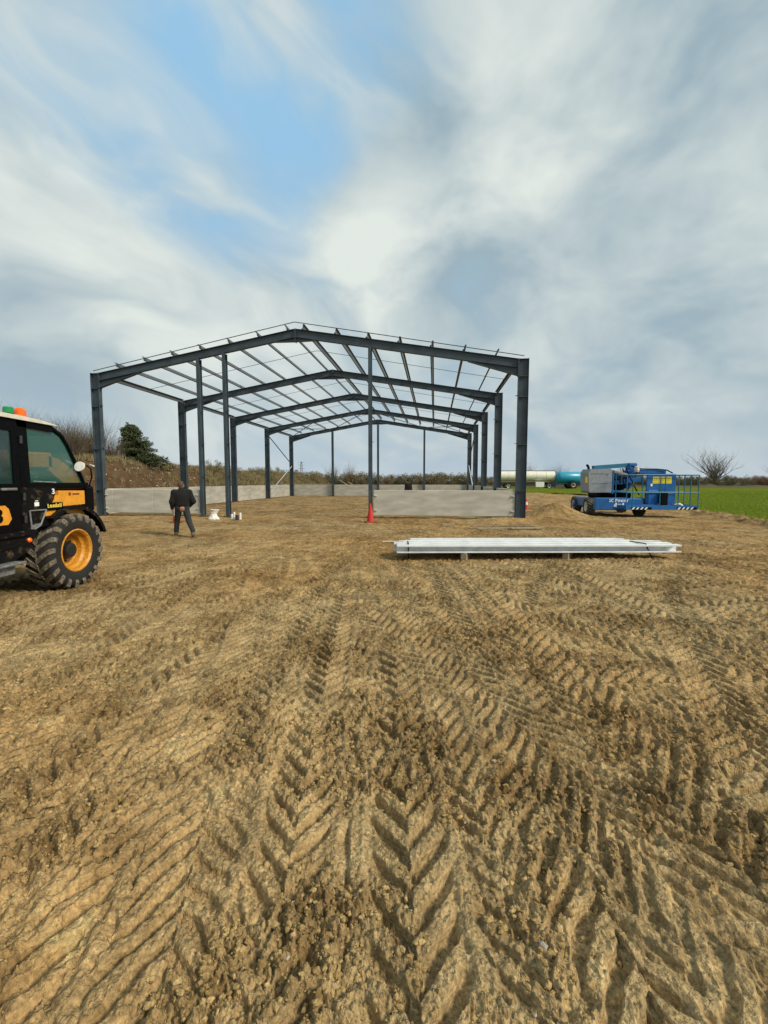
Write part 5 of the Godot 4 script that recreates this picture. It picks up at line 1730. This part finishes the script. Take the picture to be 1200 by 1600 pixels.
# ------------------------------------------------------------------ people
func sdf(mb: MB, bones: Array, cell: float, k: float) -> void:
	# tapered capsules joined with a smooth minimum, meshed as surface nets
	var lo := Vector3.ONE * 1e9
	var hi := -lo
	for b in bones:
		var r := maxf(b[1], b[3]) + k + cell * 2.0
		lo = lo.min(b[0] - Vector3.ONE * r).min(b[2] - Vector3.ONE * r)
		hi = hi.max(b[0] + Vector3.ONE * r).max(b[2] + Vector3.ONE * r)
	var n := Vector3i(((hi - lo) / cell).ceil()) + Vector3i.ONE
	var f := PackedFloat32Array()
	f.resize(n.x * n.y * n.z)
	f.fill(1.0)
	for b in bones:
		var a: Vector3 = b[0]
		var c: Vector3 = b[2]
		var r := maxf(b[1], b[3]) + k + cell * 2.0
		var l := Vector3i(((a.min(c) - Vector3.ONE * r - lo) / cell).floor()).clamp(Vector3i.ZERO, n - Vector3i.ONE)
		var u := Vector3i(((a.max(c) + Vector3.ONE * r - lo) / cell).ceil()).clamp(Vector3i.ZERO, n - Vector3i.ONE)
		var ab := c - a
		var ll := maxf(ab.length_squared(), 1e-9)
		var r0: float = b[1]
		var r1: float = b[3]
		for z in range(l.z, u.z + 1):
			for y in range(l.y, u.y + 1):
				var at := (z * n.y + y) * n.x
				for x in range(l.x, u.x + 1):
					var p := lo + Vector3(x, y, z) * cell - a
					var t := clampf(p.dot(ab) / ll, 0.0, 1.0)
					var d := (p - ab * t).length() - lerpf(r0, r1, t)
					var o := f[at + x]
					var h := maxf(k - absf(o - d), 0.0) / k
					f[at + x] = minf(o, d) - h * h * k * 0.25
	var id := {}
	var vs := PackedVector3Array()
	var sx := 1
	var sy := n.x
	var sz := n.x * n.y
	var cor := [0, sx, sy, sx + sy, sz, sx + sz, sy + sz, sx + sy + sz]
	var off := [Vector3(0, 0, 0), Vector3(1, 0, 0), Vector3(0, 1, 0), Vector3(1, 1, 0), Vector3(0, 0, 1), Vector3(1, 0, 1), Vector3(0, 1, 1), Vector3(1, 1, 1)]
	var edges := [[0, 1], [2, 3], [4, 5], [6, 7], [0, 2], [1, 3], [4, 6], [5, 7], [0, 4], [1, 5], [2, 6], [3, 7]]
	for z in n.z - 1:
		for y in n.y - 1:
			for x in n.x - 1:
				var at := z * sz + y * sy + x
				var ins := 0
				for q in 8:
					if f[at + cor[q]] < 0.0: ins += 1
				if ins == 0 or ins == 8: continue
				var s := Vector3.ZERO
				var m := 0
				for e in edges:
					var fa := f[at + cor[e[0]]]
					var fb := f[at + cor[e[1]]]
					if (fa < 0.0) != (fb < 0.0):
						s += (off[e[0]] as Vector3).lerp(off[e[1]], fa / (fa - fb))
						m += 1
				id[at] = vs.size()
				vs.append(lo + (Vector3(x, y, z) + s / m) * cell)
	mb.smooth(1)
	for at: int in id:
		var ins0 := f[at] < 0.0
		for ax in 3:
			var st: int = [sx, sy, sz][ax]
			var s1: int = [sy, sz, sx][ax]
			var s2: int = [sz, sx, sy][ax]
			if (f[at + st] < 0.0) == ins0: continue
			if not (id.has(at - s1) and id.has(at - s2) and id.has(at - s1 - s2)): continue
			var a: Vector3 = vs[id[at]]
			var b: Vector3 = vs[id[at - s1]]
			var c: Vector3 = vs[id[at - s1 - s2]]
			var d: Vector3 = vs[id[at - s2]]
			if ins0: mb.quad(a, b, c, d)
			else: mb.quad(d, c, b, a)

func hand(mb: MB, wrist: Vector3, dir: Vector3, side: Vector3) -> void:
	# palm, four fingers slightly curled, thumb from the side of the palm
	var d := dir.normalized()
	var s := side.normalized()
	var n := s.cross(d)
	var bones := [[wrist, 0.026, wrist + d * 0.05, 0.03], [wrist + d * 0.02 + s * 0.018, 0.018, wrist + d * 0.085 + s * 0.028, 0.014], [wrist + d * 0.02 - s * 0.018, 0.018, wrist + d * 0.085 - s * 0.028, 0.014], [wrist + d * 0.05, 0.02, wrist + d * 0.085, 0.015]]
	var ln := [0.07, 0.08, 0.075, 0.058]
	for i in 4:
		var p := wrist + d * 0.085 + s * (0.030 - 0.020 * i)
		var q: Vector3 = p + d * ln[i] * 0.5 + n * 0.012
		var r: Vector3 = q + d * ln[i] * 0.35 + n * 0.026
		bones.append([p, 0.0095, q, 0.009])
		bones.append([q, 0.009, r, 0.0078])
	var tp := wrist + d * 0.03 + s * 0.03
	bones.append([tp, 0.013, tp + d * 0.03 + s * 0.022 + n * 0.008, 0.0105])
	bones.append([tp + d * 0.03 + s * 0.022 + n * 0.008, 0.0105, tp + d * 0.06 + s * 0.024 + n * 0.02, 0.009])
	sdf(mb, bones, 0.006, 0.006)

func person(at: Vector3, turn: float, label: String, J: Dictionary, hat: bool) -> void:
	var o := thing("person", label, "person", at, turn)
	var hc: Vector3 = J.head
	var f: Vector3 = J.get("face", Vector3(0, 0, -1))
	var rt := f.cross(Vector3.UP).normalized()
	var body := MB.new()
	# one continuous figure; most of it lies under the clothes
	sdf(body, [
		[J.neck + Vector3(0, -0.04, 0), 0.06, hc + Vector3(0, -0.05, 0), 0.058],
		[J.pelvis, 0.148, J.chest, 0.15], [J.chest, 0.15, J.neck + Vector3(0, -0.05, 0), 0.09],
		[J.chest + Vector3(0, 0.08, 0), 0.1, J.ls, 0.07], [J.chest + Vector3(0, 0.08, 0), 0.1, J.rs, 0.07],
		[J.ls, 0.06, J.le, 0.045], [J.le, 0.045, J.lw, 0.03], [J.rs, 0.06, J.re, 0.045], [J.re, 0.045, J.rw, 0.03],
		[J.lh, 0.09, J.lk, 0.06], [J.lk, 0.06, J.la, 0.04], [J.rh, 0.09, J.rk, 0.06], [J.rk, 0.06, J.ra, 0.04],
	], 0.024, 0.05)
	sdf(body, [
		[hc + Vector3(0, 0.035, 0) - f * 0.012, 0.086, hc + Vector3(0, 0.015, 0) + f * 0.02, 0.082],
		[hc + Vector3(0, -0.02, 0) + f * 0.03, 0.066, hc + Vector3(0, -0.085, 0) + f * 0.052, 0.035],
		[hc + Vector3(0, 0.01, 0) + f * 0.092, 0.012, hc + Vector3(0, -0.028, 0) + f * 0.112, 0.014],
		[hc + Vector3(0, -0.06, 0) + f * 0.083 - rt * 0.018, 0.011, hc + Vector3(0, -0.06, 0) + f * 0.083 + rt * 0.018, 0.011],
		[hc + rt * 0.082 + Vector3(0, 0.02, 0), 0.012, hc + rt * 0.086 + Vector3(0, -0.025, 0), 0.010],
		[hc - rt * 0.082 + Vector3(0, 0.02, 0), 0.012, hc - rt * 0.086 + Vector3(0, -0.025, 0), 0.010],
		[hc + Vector3(0, -0.05, 0) - f * 0.02, 0.06, hc + Vector3(0, -0.13, 0) - f * 0.02, 0.06],
	], 0.009, 0.022)
	hand(body, J.lw, J.lw - J.le, -f)
	if not J.get("pocket", false):
		hand(body, J.rw, J.rw - J.re, f)
	obj("body", body, M.skin, o)
	for s in [-1.0, 1.0]:
		var ey := MB.new()
		ey.lathe([Vector2(0, -0.008), Vector2(0.008, -0.004), Vector2(0.008, 0.004), Vector2(0, 0.008)], Transform3D(Basis(), hc + Vector3(0, 0.012, 0) + f * 0.088 + rt * 0.032 * s), 8, false)
		obj("eye", ey, M.black_matt, o)
	var hr := MB.new()
	sdf(hr, [[hc + Vector3(0, 0.055, 0) - f * 0.025, 0.086, hc + Vector3(0, 0.045, 0) + f * 0.015, 0.084], [hc + Vector3(0, 0.0, 0) - f * 0.045, 0.068, hc + Vector3(0, -0.035, 0) - f * 0.045, 0.055]], 0.011, 0.02)
	obj("hair", hr, M.hair, o)
	if hat:
		var cp := MB.new()
		cp.lathe([Vector2(0.108, -0.01), Vector2(0.11, 0.03), Vector2(0.095, 0.085), Vector2(0.05, 0.115), Vector2(0, 0.12)], Transform3D(Basis(), hc + Vector3(0, 0.04, 0)), 20, false)
		cp.cbox(hc + f * 0.135 + Vector3(0, 0.045, 0), Vector3(0.14, 0.012, 0.1), 0.005, Basis(rt, Vector3.UP, -f))
		obj("cap", cp, M.cloth_black, o)
	var jk := MB.new()
	sdf(jk, [
		[J.pelvis + Vector3(0, 0.10, 0.0), 0.165, J.chest, 0.185], [J.pelvis + Vector3(0.06, 0.08, 0), 0.15, J.chest + Vector3(0.07, 0.05, 0), 0.16], [J.pelvis + Vector3(-0.06, 0.08, 0), 0.15, J.chest + Vector3(-0.07, 0.05, 0), 0.16],
		[J.chest + Vector3(0, 0.06, 0), 0.15, J.neck + Vector3(0, -0.07, 0.0), 0.095],
		[J.chest + Vector3(0, 0.12, 0), 0.11, J.ls, 0.085], [J.chest + Vector3(0, 0.12, 0), 0.11, J.rs, 0.085],
		[J.ls, 0.088, J.le, 0.072], [J.le, 0.072, J.le.lerp(J.lw, 0.9), 0.052], [J.rs, 0.088, J.re, 0.072], [J.re, 0.072, J.re.lerp(J.rw, 0.9), 0.052],
		[J.neck + Vector3(0, -0.05, 0.01), 0.085, J.neck + Vector3(0, 0.0, 0.0), 0.075],
	], 0.02, 0.045)
	obj("jacket", jk, M.cloth_black, o)
	var tr := MB.new()
	sdf(tr, [
		[J.lh + Vector3(0.02, 0.04, 0), 0.135, J.rh + Vector3(-0.02, 0.04, 0), 0.135],
		[J.lh, 0.105, J.lk, 0.078], [J.lk, 0.078, J.la + Vector3(0, 0.03, 0), 0.068],
		[J.rh, 0.105, J.rk, 0.078], [J.rk, 0.078, J.ra + Vector3(0, 0.03, 0), 0.068],
	], 0.018, 0.025)
	obj("trousers", tr, M.trousers, o)
	for e in [[J.la, J.lt], [J.ra, J.rtoe]]:
		var sh := MB.new()
		var an: Vector3 = e[0]
		var to: Vector3 = e[1]
		var heel := an + (an - to) * Vector3(0.18, 0, 0.18) + Vector3(0, minf(0.0, to.y - an.y) * 0.6, 0)
		sdf(sh, [[an, 0.055, heel.lerp(to, 0.1), 0.048], [heel, 0.045, to, 0.042], [an, 0.05, to.lerp(an, 0.4), 0.045]], 0.014, 0.03)
		obj("boot", sh, M.boots, o)

func make_people() -> void:
	var w := {
		"head": Vector3(-0.02, 1.53, -0.07), "neck": Vector3(-0.01, 1.41, -0.03), "chest": Vector3(0.0, 1.19, -0.01), "pelvis": Vector3(0.0, 0.90, 0.0),
		"ls": Vector3(-0.20, 1.33, 0.0), "le": Vector3(-0.27, 1.06, 0.02), "lw": Vector3(-0.265, 0.84, -0.06),
		"rs": Vector3(0.20, 1.33, 0.0), "re": Vector3(0.31, 1.06, 0.07), "rw": Vector3(0.19, 0.90, -0.05), "pocket": true,
		"lh": Vector3(-0.09, 0.86, 0.0), "lk": Vector3(-0.15, 0.48, -0.22), "la": Vector3(-0.18, 0.10, -0.30), "lt": Vector3(-0.20, 0.045, -0.48),
		"rh": Vector3(0.09, 0.86, 0.0), "rk": Vector3(0.17, 0.47, 0.06), "ra": Vector3(0.26, 0.17, 0.34), "rtoe": Vector3(0.27, 0.045, 0.19),
	}
	person(Vector3(-6.05, ground_y(-6.05, 12.5), -12.5), 0.46, "person in black jacket and dark trousers walking, one hand in pocket", w, false)
	var s := {
		"head": Vector3(0, 1.64, 0), "neck": Vector3(0, 1.50, 0.01), "chest": Vector3(0, 1.27, 0.02), "pelvis": Vector3(0, 0.95, 0),
		"ls": Vector3(-0.20, 1.42, 0.02), "le": Vector3(-0.25, 1.12, 0.02), "lw": Vector3(-0.22, 0.88, -0.08),
		"rs": Vector3(0.20, 1.42, 0.02), "re": Vector3(0.25, 1.12, 0.02), "rw": Vector3(0.22, 0.88, -0.08),
		"lh": Vector3(-0.09, 0.9, 0), "lk": Vector3(-0.1, 0.49, -0.02), "la": Vector3(-0.11, 0.10, 0.02), "lt": Vector3(-0.12, 0.045, -0.15),
		"rh": Vector3(0.09, 0.9, 0), "rk": Vector3(0.1, 0.49, -0.02), "ra": Vector3(0.11, 0.10, 0.02), "rtoe": Vector3(0.12, 0.045, -0.15),
	}
	person(Vector3(1.56, ground_y(1.56, 27.0), -27.0), 0.7, "person in black cap and jacket standing behind the front concrete panel", s, true)

# ------------------------------------------------------------------ small things
func cone(at: Vector3, h: float, label: String, m: Material) -> void:
	var c := thing("traffic_cone", label, "traffic cone", at, 0.3, "traffic cones round the shed")
	var b := MB.new()
	b.cbox(Vector3(0, 0.025, 0), Vector3(0.46, 0.05, 0.46) * (h / 0.75), 0.012)
	obj("base", b, M.red_dirty, c)
	var k := h / 0.75
	var body := MB.new()
	body.lathe([Vector2(0.17, 0.05) * k, Vector2(0.165, 0.07) * k, Vector2(0.118, 0.32) * k], Transform3D(), 24)
	body.lathe([Vector2(0.078, 0.53) * k, Vector2(0.036, 0.74) * k, Vector2(0.028, 0.75) * k, Vector2(0, 0.75) * k], Transform3D(), 24)
	obj("cone_body", body, m, c)
	var sl := MB.new()
	sl.lathe([Vector2(0.119, 0.32) * k, Vector2(0.079, 0.53) * k], Transform3D(), 24)
	obj("sleeve", sl, M.white if m == M.red else m, c)

func make_small_things() -> void:
	# cones
	var c := thing("traffic_cone", "tall all-red traffic cone against the gable post by the concrete panel", "traffic cone", Vector3(-0.55, ground_y(-0.55, 16.7) - 0.01, -16.75), 0.2, "traffic cones round the shed")
	var b := MB.new()
	b.cbox(Vector3(0, 0.03, 0), Vector3(0.44, 0.06, 0.44), 0.012)
	obj("base", b, M.red_dirty, c)
	b = MB.new()
	b.lathe([Vector2(0.145, 0.05), Vector2(0.14, 0.08), Vector2(0.04, 0.76), Vector2(0.028, 0.775), Vector2(0, 0.775)], Transform3D(), 24)
	obj("cone_body", b, M.red, c)
	cone(Vector3(-8.42, ground_y(-8.42, 16.9), -16.9), 0.68, "red and white traffic cone by the panel behind the walking man", M.red)
	cone(Vector3(8.62, ground_y(8.62, 25.3), -25.3), 0.62, "red and white traffic cone behind the corner column near the spoil heap", M.red)
	# white sack standing by the gable post
	var sk := thing("white_sack", "crumpled white plastic sack beside the gable post", "sack", Vector3(-7.48, ground_y(-7.48, 18.3), -18.3), 0.2)
	var sm := MB.new()
	rng.seed = 3
	var ring := 20
	var prof := [[0.22, 0.0], [0.23, 0.05], [0.17, 0.14], [0.125, 0.25], [0.15, 0.34], [0.20, 0.43], [0.22, 0.45], [0.16, 0.42]]
	var vv := []
	for i in prof.size():
		for j in ring:
			var a := TAU * j / ring
			var q: float = prof[i][0] * (1.0 + 0.22 * g_mid.get_noise_2d(cos(a) * 1.4, sin(a) * 1.4 + i * 0.4))
			vv.append(Vector3(cos(a) * q + (0.03 if i > 3 else 0.0), prof[i][1] + 0.03 * g_mid.get_noise_2d(a, i), sin(a) * q * 0.7))
	sm.flat()
	for i in prof.size() - 1:
		for j in ring:
			sm.quad(vv[i * ring + j], vv[i * ring + (j + 1) % ring], vv[(i + 1) * ring + (j + 1) % ring], vv[(i + 1) * ring + j])
	obj("sack_body", sm, M.white, sk)
	# cans and a dark drum by the second post
	for e in [[-6.62, 0.32, 0.055, "tall white plastic bottle standing beside the gable post", M.white], [-6.52, 0.42, 0.045, "slim white tube standing among the bottles by the gable post", M.white], [-6.30, 0.36, 0.05, "white bottle behind the dark can by the gable post", M.white]]:
		var o := thing("bottle", e[3], "bottle", Vector3(e[0], ground_y(e[0], 18.1), -18.15 - (0.1 if e[0] > -6.4 else 0.0)))
		var r: float = e[2]
		var h: float = e[1]
		var m := MB.new()
		m.lathe([Vector2(0, 0), Vector2(r, 0.0), Vector2(r, h * 0.72), Vector2(r * 0.5, h * 0.82), Vector2(r * 0.45, h * 0.86)], Transform3D(), 14)
		obj("bottle_body", m, e[4], o)
		m = MB.new()
		m.lathe([Vector2(r * 0.5, h * 0.86), Vector2(r * 0.5, h), Vector2(0, h)], Transform3D(), 14)
		obj("cap", m, M.mid_grey, o)
	var cn := thing("can", "short dark can among white bottles by the gable post", "can", Vector3(-6.35, ground_y(-6.35, 18.0), -17.98))
	b = MB.new()
	b.lathe([Vector2(0, 0), Vector2(0.075, 0.0), Vector2(0.078, 0.01), Vector2(0.075, 0.02), Vector2(0.075, 0.21), Vector2(0.078, 0.22), Vector2(0.07, 0.225), Vector2(0, 0.225)], Transform3D(), 16)
	obj("can_body", b, M.dark_grey, cn)
	b = MB.new()
	b.path([Vector3(-0.075, 0.2, 0), Vector3(-0.05, 0.28, 0), Vector3(0.05, 0.28, 0), Vector3(0.075, 0.2, 0)], 0.006, 6)
	obj("handle", b, M.mid_grey, cn)
	# purlins on timber bearers
	var rows := [
		# left end, right end, metres ahead (front edge), lower edge, depth of section
		[0.27, 6.31, 8.88, 0.148, 0.0], [0.29, 6.22, 9.08, 0.148, 0.014], [0.22, 5.80, 9.28, 0.148, -0.012],
		[0.48, 5.62, 9.48, 0.148, 0.012], [0.80, 5.36, 9.68, 0.148, -0.010],
	]
	var lab := ["white purlin at the front of the stack, dark web facing the yard", "second white purlin of the stack, its end just short of the front one", "white purlin sticking out past the stack at the sack side", "fourth white purlin of the stack, under the straps", "rearmost and shortest white purlin of the stack"]
	for i in rows.size():
		var e: Array = rows[i]
		var ln: float = e[1] - e[0]
		var o := thing("steel_purlin", lab[i], "purlin", Vector3(e[0], e[3], -e[2]), 0.012, "white purlins stacked on timber bearers")
		var m := MB.new()
		m.beam(c_prof(0.158 + e[4], 0.175, 0.006, 0.03), Vector3(ln, 0, 0), Vector3(0, 0, 0), Vector3.UP)
		var pm: Mesh = m.mesh(M.white_steel)
		var bd := inst("section", pm, o)
		bd.position = Vector3(0, 0, 0)
		var m2 := MB.new()
		m2.box(Vector3(ln / 2 + 0.03, 0.165 + e[4], -0.085), Vector3(ln - 0.2, 0.01, 0.11))
		if i == 2: m2.box(Vector3(0.1, 0.17 + e[4], -0.05), Vector3(0.7, 0.008, 0.05))
		m2.box(Vector3(ln / 2 - 0.05, 0.175 + e[4], -0.09), Vector3(ln - 0.35, 0.008, 0.06))
		obj("nested_section", m2, M.white_steel, o)
	for e in [[0.52, "dark strap round the narrow end of the purlin stack"], [5.38, "dark strap tied slantwise over the wide end of the purlin stack"]]:
		var st := thing("strap", e[1], "strap", Vector3(e[0], 0.148, -8.87), 0.0)
		var m := MB.new()
		var sl := 0.0 if e[0] < 3.0 else 0.30
		m.path([Vector3(sl * 1.2, -0.148, 0.05), Vector3(sl, -0.02, 0.014), Vector3(sl * 0.7, 0.178, 0.014), Vector3(0.0, 0.198, -0.22)], 0.012, 6)
		obj("webbing", m, M.black_matt, st)
	for e in [[1.92, 0.35, "timber bearer under the purlin stack near its strapped narrow end"], [4.22, 0.55, "timber bearer under the purlin stack near its wide end"]]:
		var o := thing("timber_bearer", e[2], "timber", Vector3(e[0], 0.0, -9.38), 0.0)
		var m := MB.new()
		m.cbox(Vector3(0, 0.062, 0), Vector3(0.13, 0.168, 1.4), 0.01, Basis(Vector3.UP, -e[1]))
		obj("beam", m, M.wood, o)
	# planks and an offcut in front of the panel
	var pk := [[2.95, 14.35, 2.55, 0.10, "long thin plank lying across the earth before the panel", M.wood, -0.035], [3.02, 14.55, 2.3, 0.16, "dark weathered plank lying behind the pale plank", M.wood_dark, -0.05], [3.15, 14.05, 0.9, 0.09, "short pale batten end in front of the dark plank", M.wood, -0.02], [4.35, 14.25, 1.05, 0.09, "pale batten in front of the plank's far half", M.wood, -0.06]]
	for e in pk:
		var y := maxf(ground_y(e[0], e[1]), ground_y(e[0] + e[2], e[1]))
		var o := thing("plank", e[4], "plank", Vector3(e[0], y, -e[1]), -e[6])
		var m := MB.new()
		m.cbox(Vector3(e[2] / 2, 0.045, 0), Vector3(e[2], 0.05, e[3]), 0.006)
		obj("board", m, e[5], o)
	var of := thing("wood_block", "short wooden block lying on the earth before the concrete panel", "block", Vector3(2.35, ground_y(2.35, 15.2), -15.2), 0.1)
	b = MB.new()
	b.cbox(Vector3(0, 0.05, 0), Vector3(0.48, 0.09, 0.14), 0.01)
	obj("block_body", b, M.wood, of)
	# white bag in the basket of the lift
	var bg := thing("white_bag", "white bag lying on the floor of the lift's basket", "bag", Vector3(13.62, 0.44, -19.3))
	b = MB.new()
	sdf(b, [[Vector3(-0.16, 0.08, 0), 0.08, Vector3(0.16, 0.07, 0), 0.075], [Vector3(-0.06, 0.148, 0), 0.075, Vector3(0.06, 0.148, 0), 0.07]], 0.025, 0.05)
	obj("bag_body", b, M.white, bg)
	# leaning timbers behind the far gable wall and a pale pile
	for i in 2:
		var o := thing("pole", "pale pole leaning beyond the far gable wall" if i == 0 else "second pale pole crossing the leaning one beyond the wall", "pole", Vector3(-4.4 + 0.9 * i, 0.0, -52.0))
		var m := MB.new()
		m.tube(Vector3(1.6, 0.05, 0), Vector3(-1.0, 1.75 - 0.15 * i, 0.2), 0.07, 0.06, 8)
		obj("shaft", m, M.wood, o)
	# far pylon
	var py := thing("pylon", "thin distant lattice pylon rising above the far hedge", "pylon", Vector3(-118.0, 0.0, -600.0), 0.4)
	b = MB.new()
	for q in 4:
		var sx := 1.0 if q & 1 else -1.0
		var sz := 1.0 if q & 2 else -1.0
		b.tube(Vector3(sx * 3.0, 0, sz * 3.0), Vector3(sx * 0.6, 30.0, sz * 0.6), 0.22, 0.16, 4)
		for i in 6:
			var k0 := 3.0 - 2.4 * i / 6.0
			var k1 := 3.0 - 2.4 * (i + 1) / 6.0
			b.tube(Vector3(sx * k0, 5.0 * i, sz * k0), Vector3(-sx * k1, 5.0 * (i + 1), sz * k1), 0.1, 0.1, 4)
	obj("lattice", b, M.mid_grey, py)
	for y in [20.0, 25.0, 29.0]:
		var arm := MB.new()
		arm.tube(Vector3(-5.0, y, 0), Vector3(5.0, y, 0), 0.18, 0.18, 4)
		obj("cross_arm", arm, M.mid_grey, py)
	# a bird high overhead
	var bd := thing("bird", "small dark bird flying high above the shed", "bird", Vector3(-1.36, 45.2, -36.0), 0.6)
	b = MB.new()
	b.lathe([Vector2(0, -0.2), Vector2(0.05, -0.1), Vector2(0.06, 0.02), Vector2(0.035, 0.14), Vector2(0, 0.2)], Transform3D(Basis(Vector3.RIGHT, -PI / 2), Vector3.ZERO), 10, false)
	obj("body", b, M.black_matt, bd)
	for s in [-1.0, 1.0]:
		var m := MB.new()
		m.flat()
		m.quad(Vector3(0, 0.03, -0.1), Vector3(s * 0.28, 0.14, -0.12), Vector3(s * 0.30, 0.148, 0.02), Vector3(0, 0.02, 0.08))
		m.tri(Vector3(s * 0.28, 0.14, -0.12), Vector3(s * 0.58, 0.04, 0.04), Vector3(s * 0.30, 0.148, 0.02))
		obj("wing", m, M.black_matt, bd)

func _ready() -> void:
	var t0 := Time.get_ticks_msec()
	# camera
	var cam := Camera3D.new()
	cam.name = "camera"
	cam.fov = 101.57
	cam.position = Vector3(0, CAM_H, 0)
	cam.rotation.x = -0.073
	cam.near = 0.05
	cam.far = 3000.0
	add_child(cam)
	cam.current = true
	# sky, exposure, sun
	var env := Environment.new()
	env.background_mode = Environment.BG_SKY
	env.sky = Sky.new()
	env.sky.sky_material = make_sky()
	env.tonemap_mode = Environment.TONE_MAPPER_LINEAR
	env.tonemap_exposure = 2.6
	env.sdfgi_enabled = true
	env.ssao_enabled = true
	env.ssil_enabled = true
	var we := WorldEnvironment.new()
	we.name = "environment"
	we.environment = env
	add_child(we)
	var sun := DirectionalLight3D.new()
	sun.name = "sun"
	sun.light_energy = 0.5
	sun.light_color = Color(1.0, 0.95, 0.86)
	sun.light_angular_distance = 15.0
	sun.shadow_enabled = true
	add_child(sun)
	sun.look_at_from_position(Vector3(0.68, 0.60, 0.36) * 50.0, Vector3.ZERO)
	print("sky ", Time.get_ticks_msec() - t0)
	make_materials()
	setup_noise()
	make_ground()
	print("ground ", Time.get_ticks_msec() - t0)
	make_field()
	make_bank()
	print("field ", Time.get_ticks_msec() - t0)
	make_shed()
	make_telehandler()
	make_lift()
	make_tankers()
	print("machines ", Time.get_ticks_msec() - t0)
	make_people()
	make_small_things()
	print("people ", Time.get_ticks_msec() - t0)
	make_plants()
	print("plants ", Time.get_ticks_msec() - t0)
	make_clods()
	print("done ", Time.get_ticks_msec() - t0)
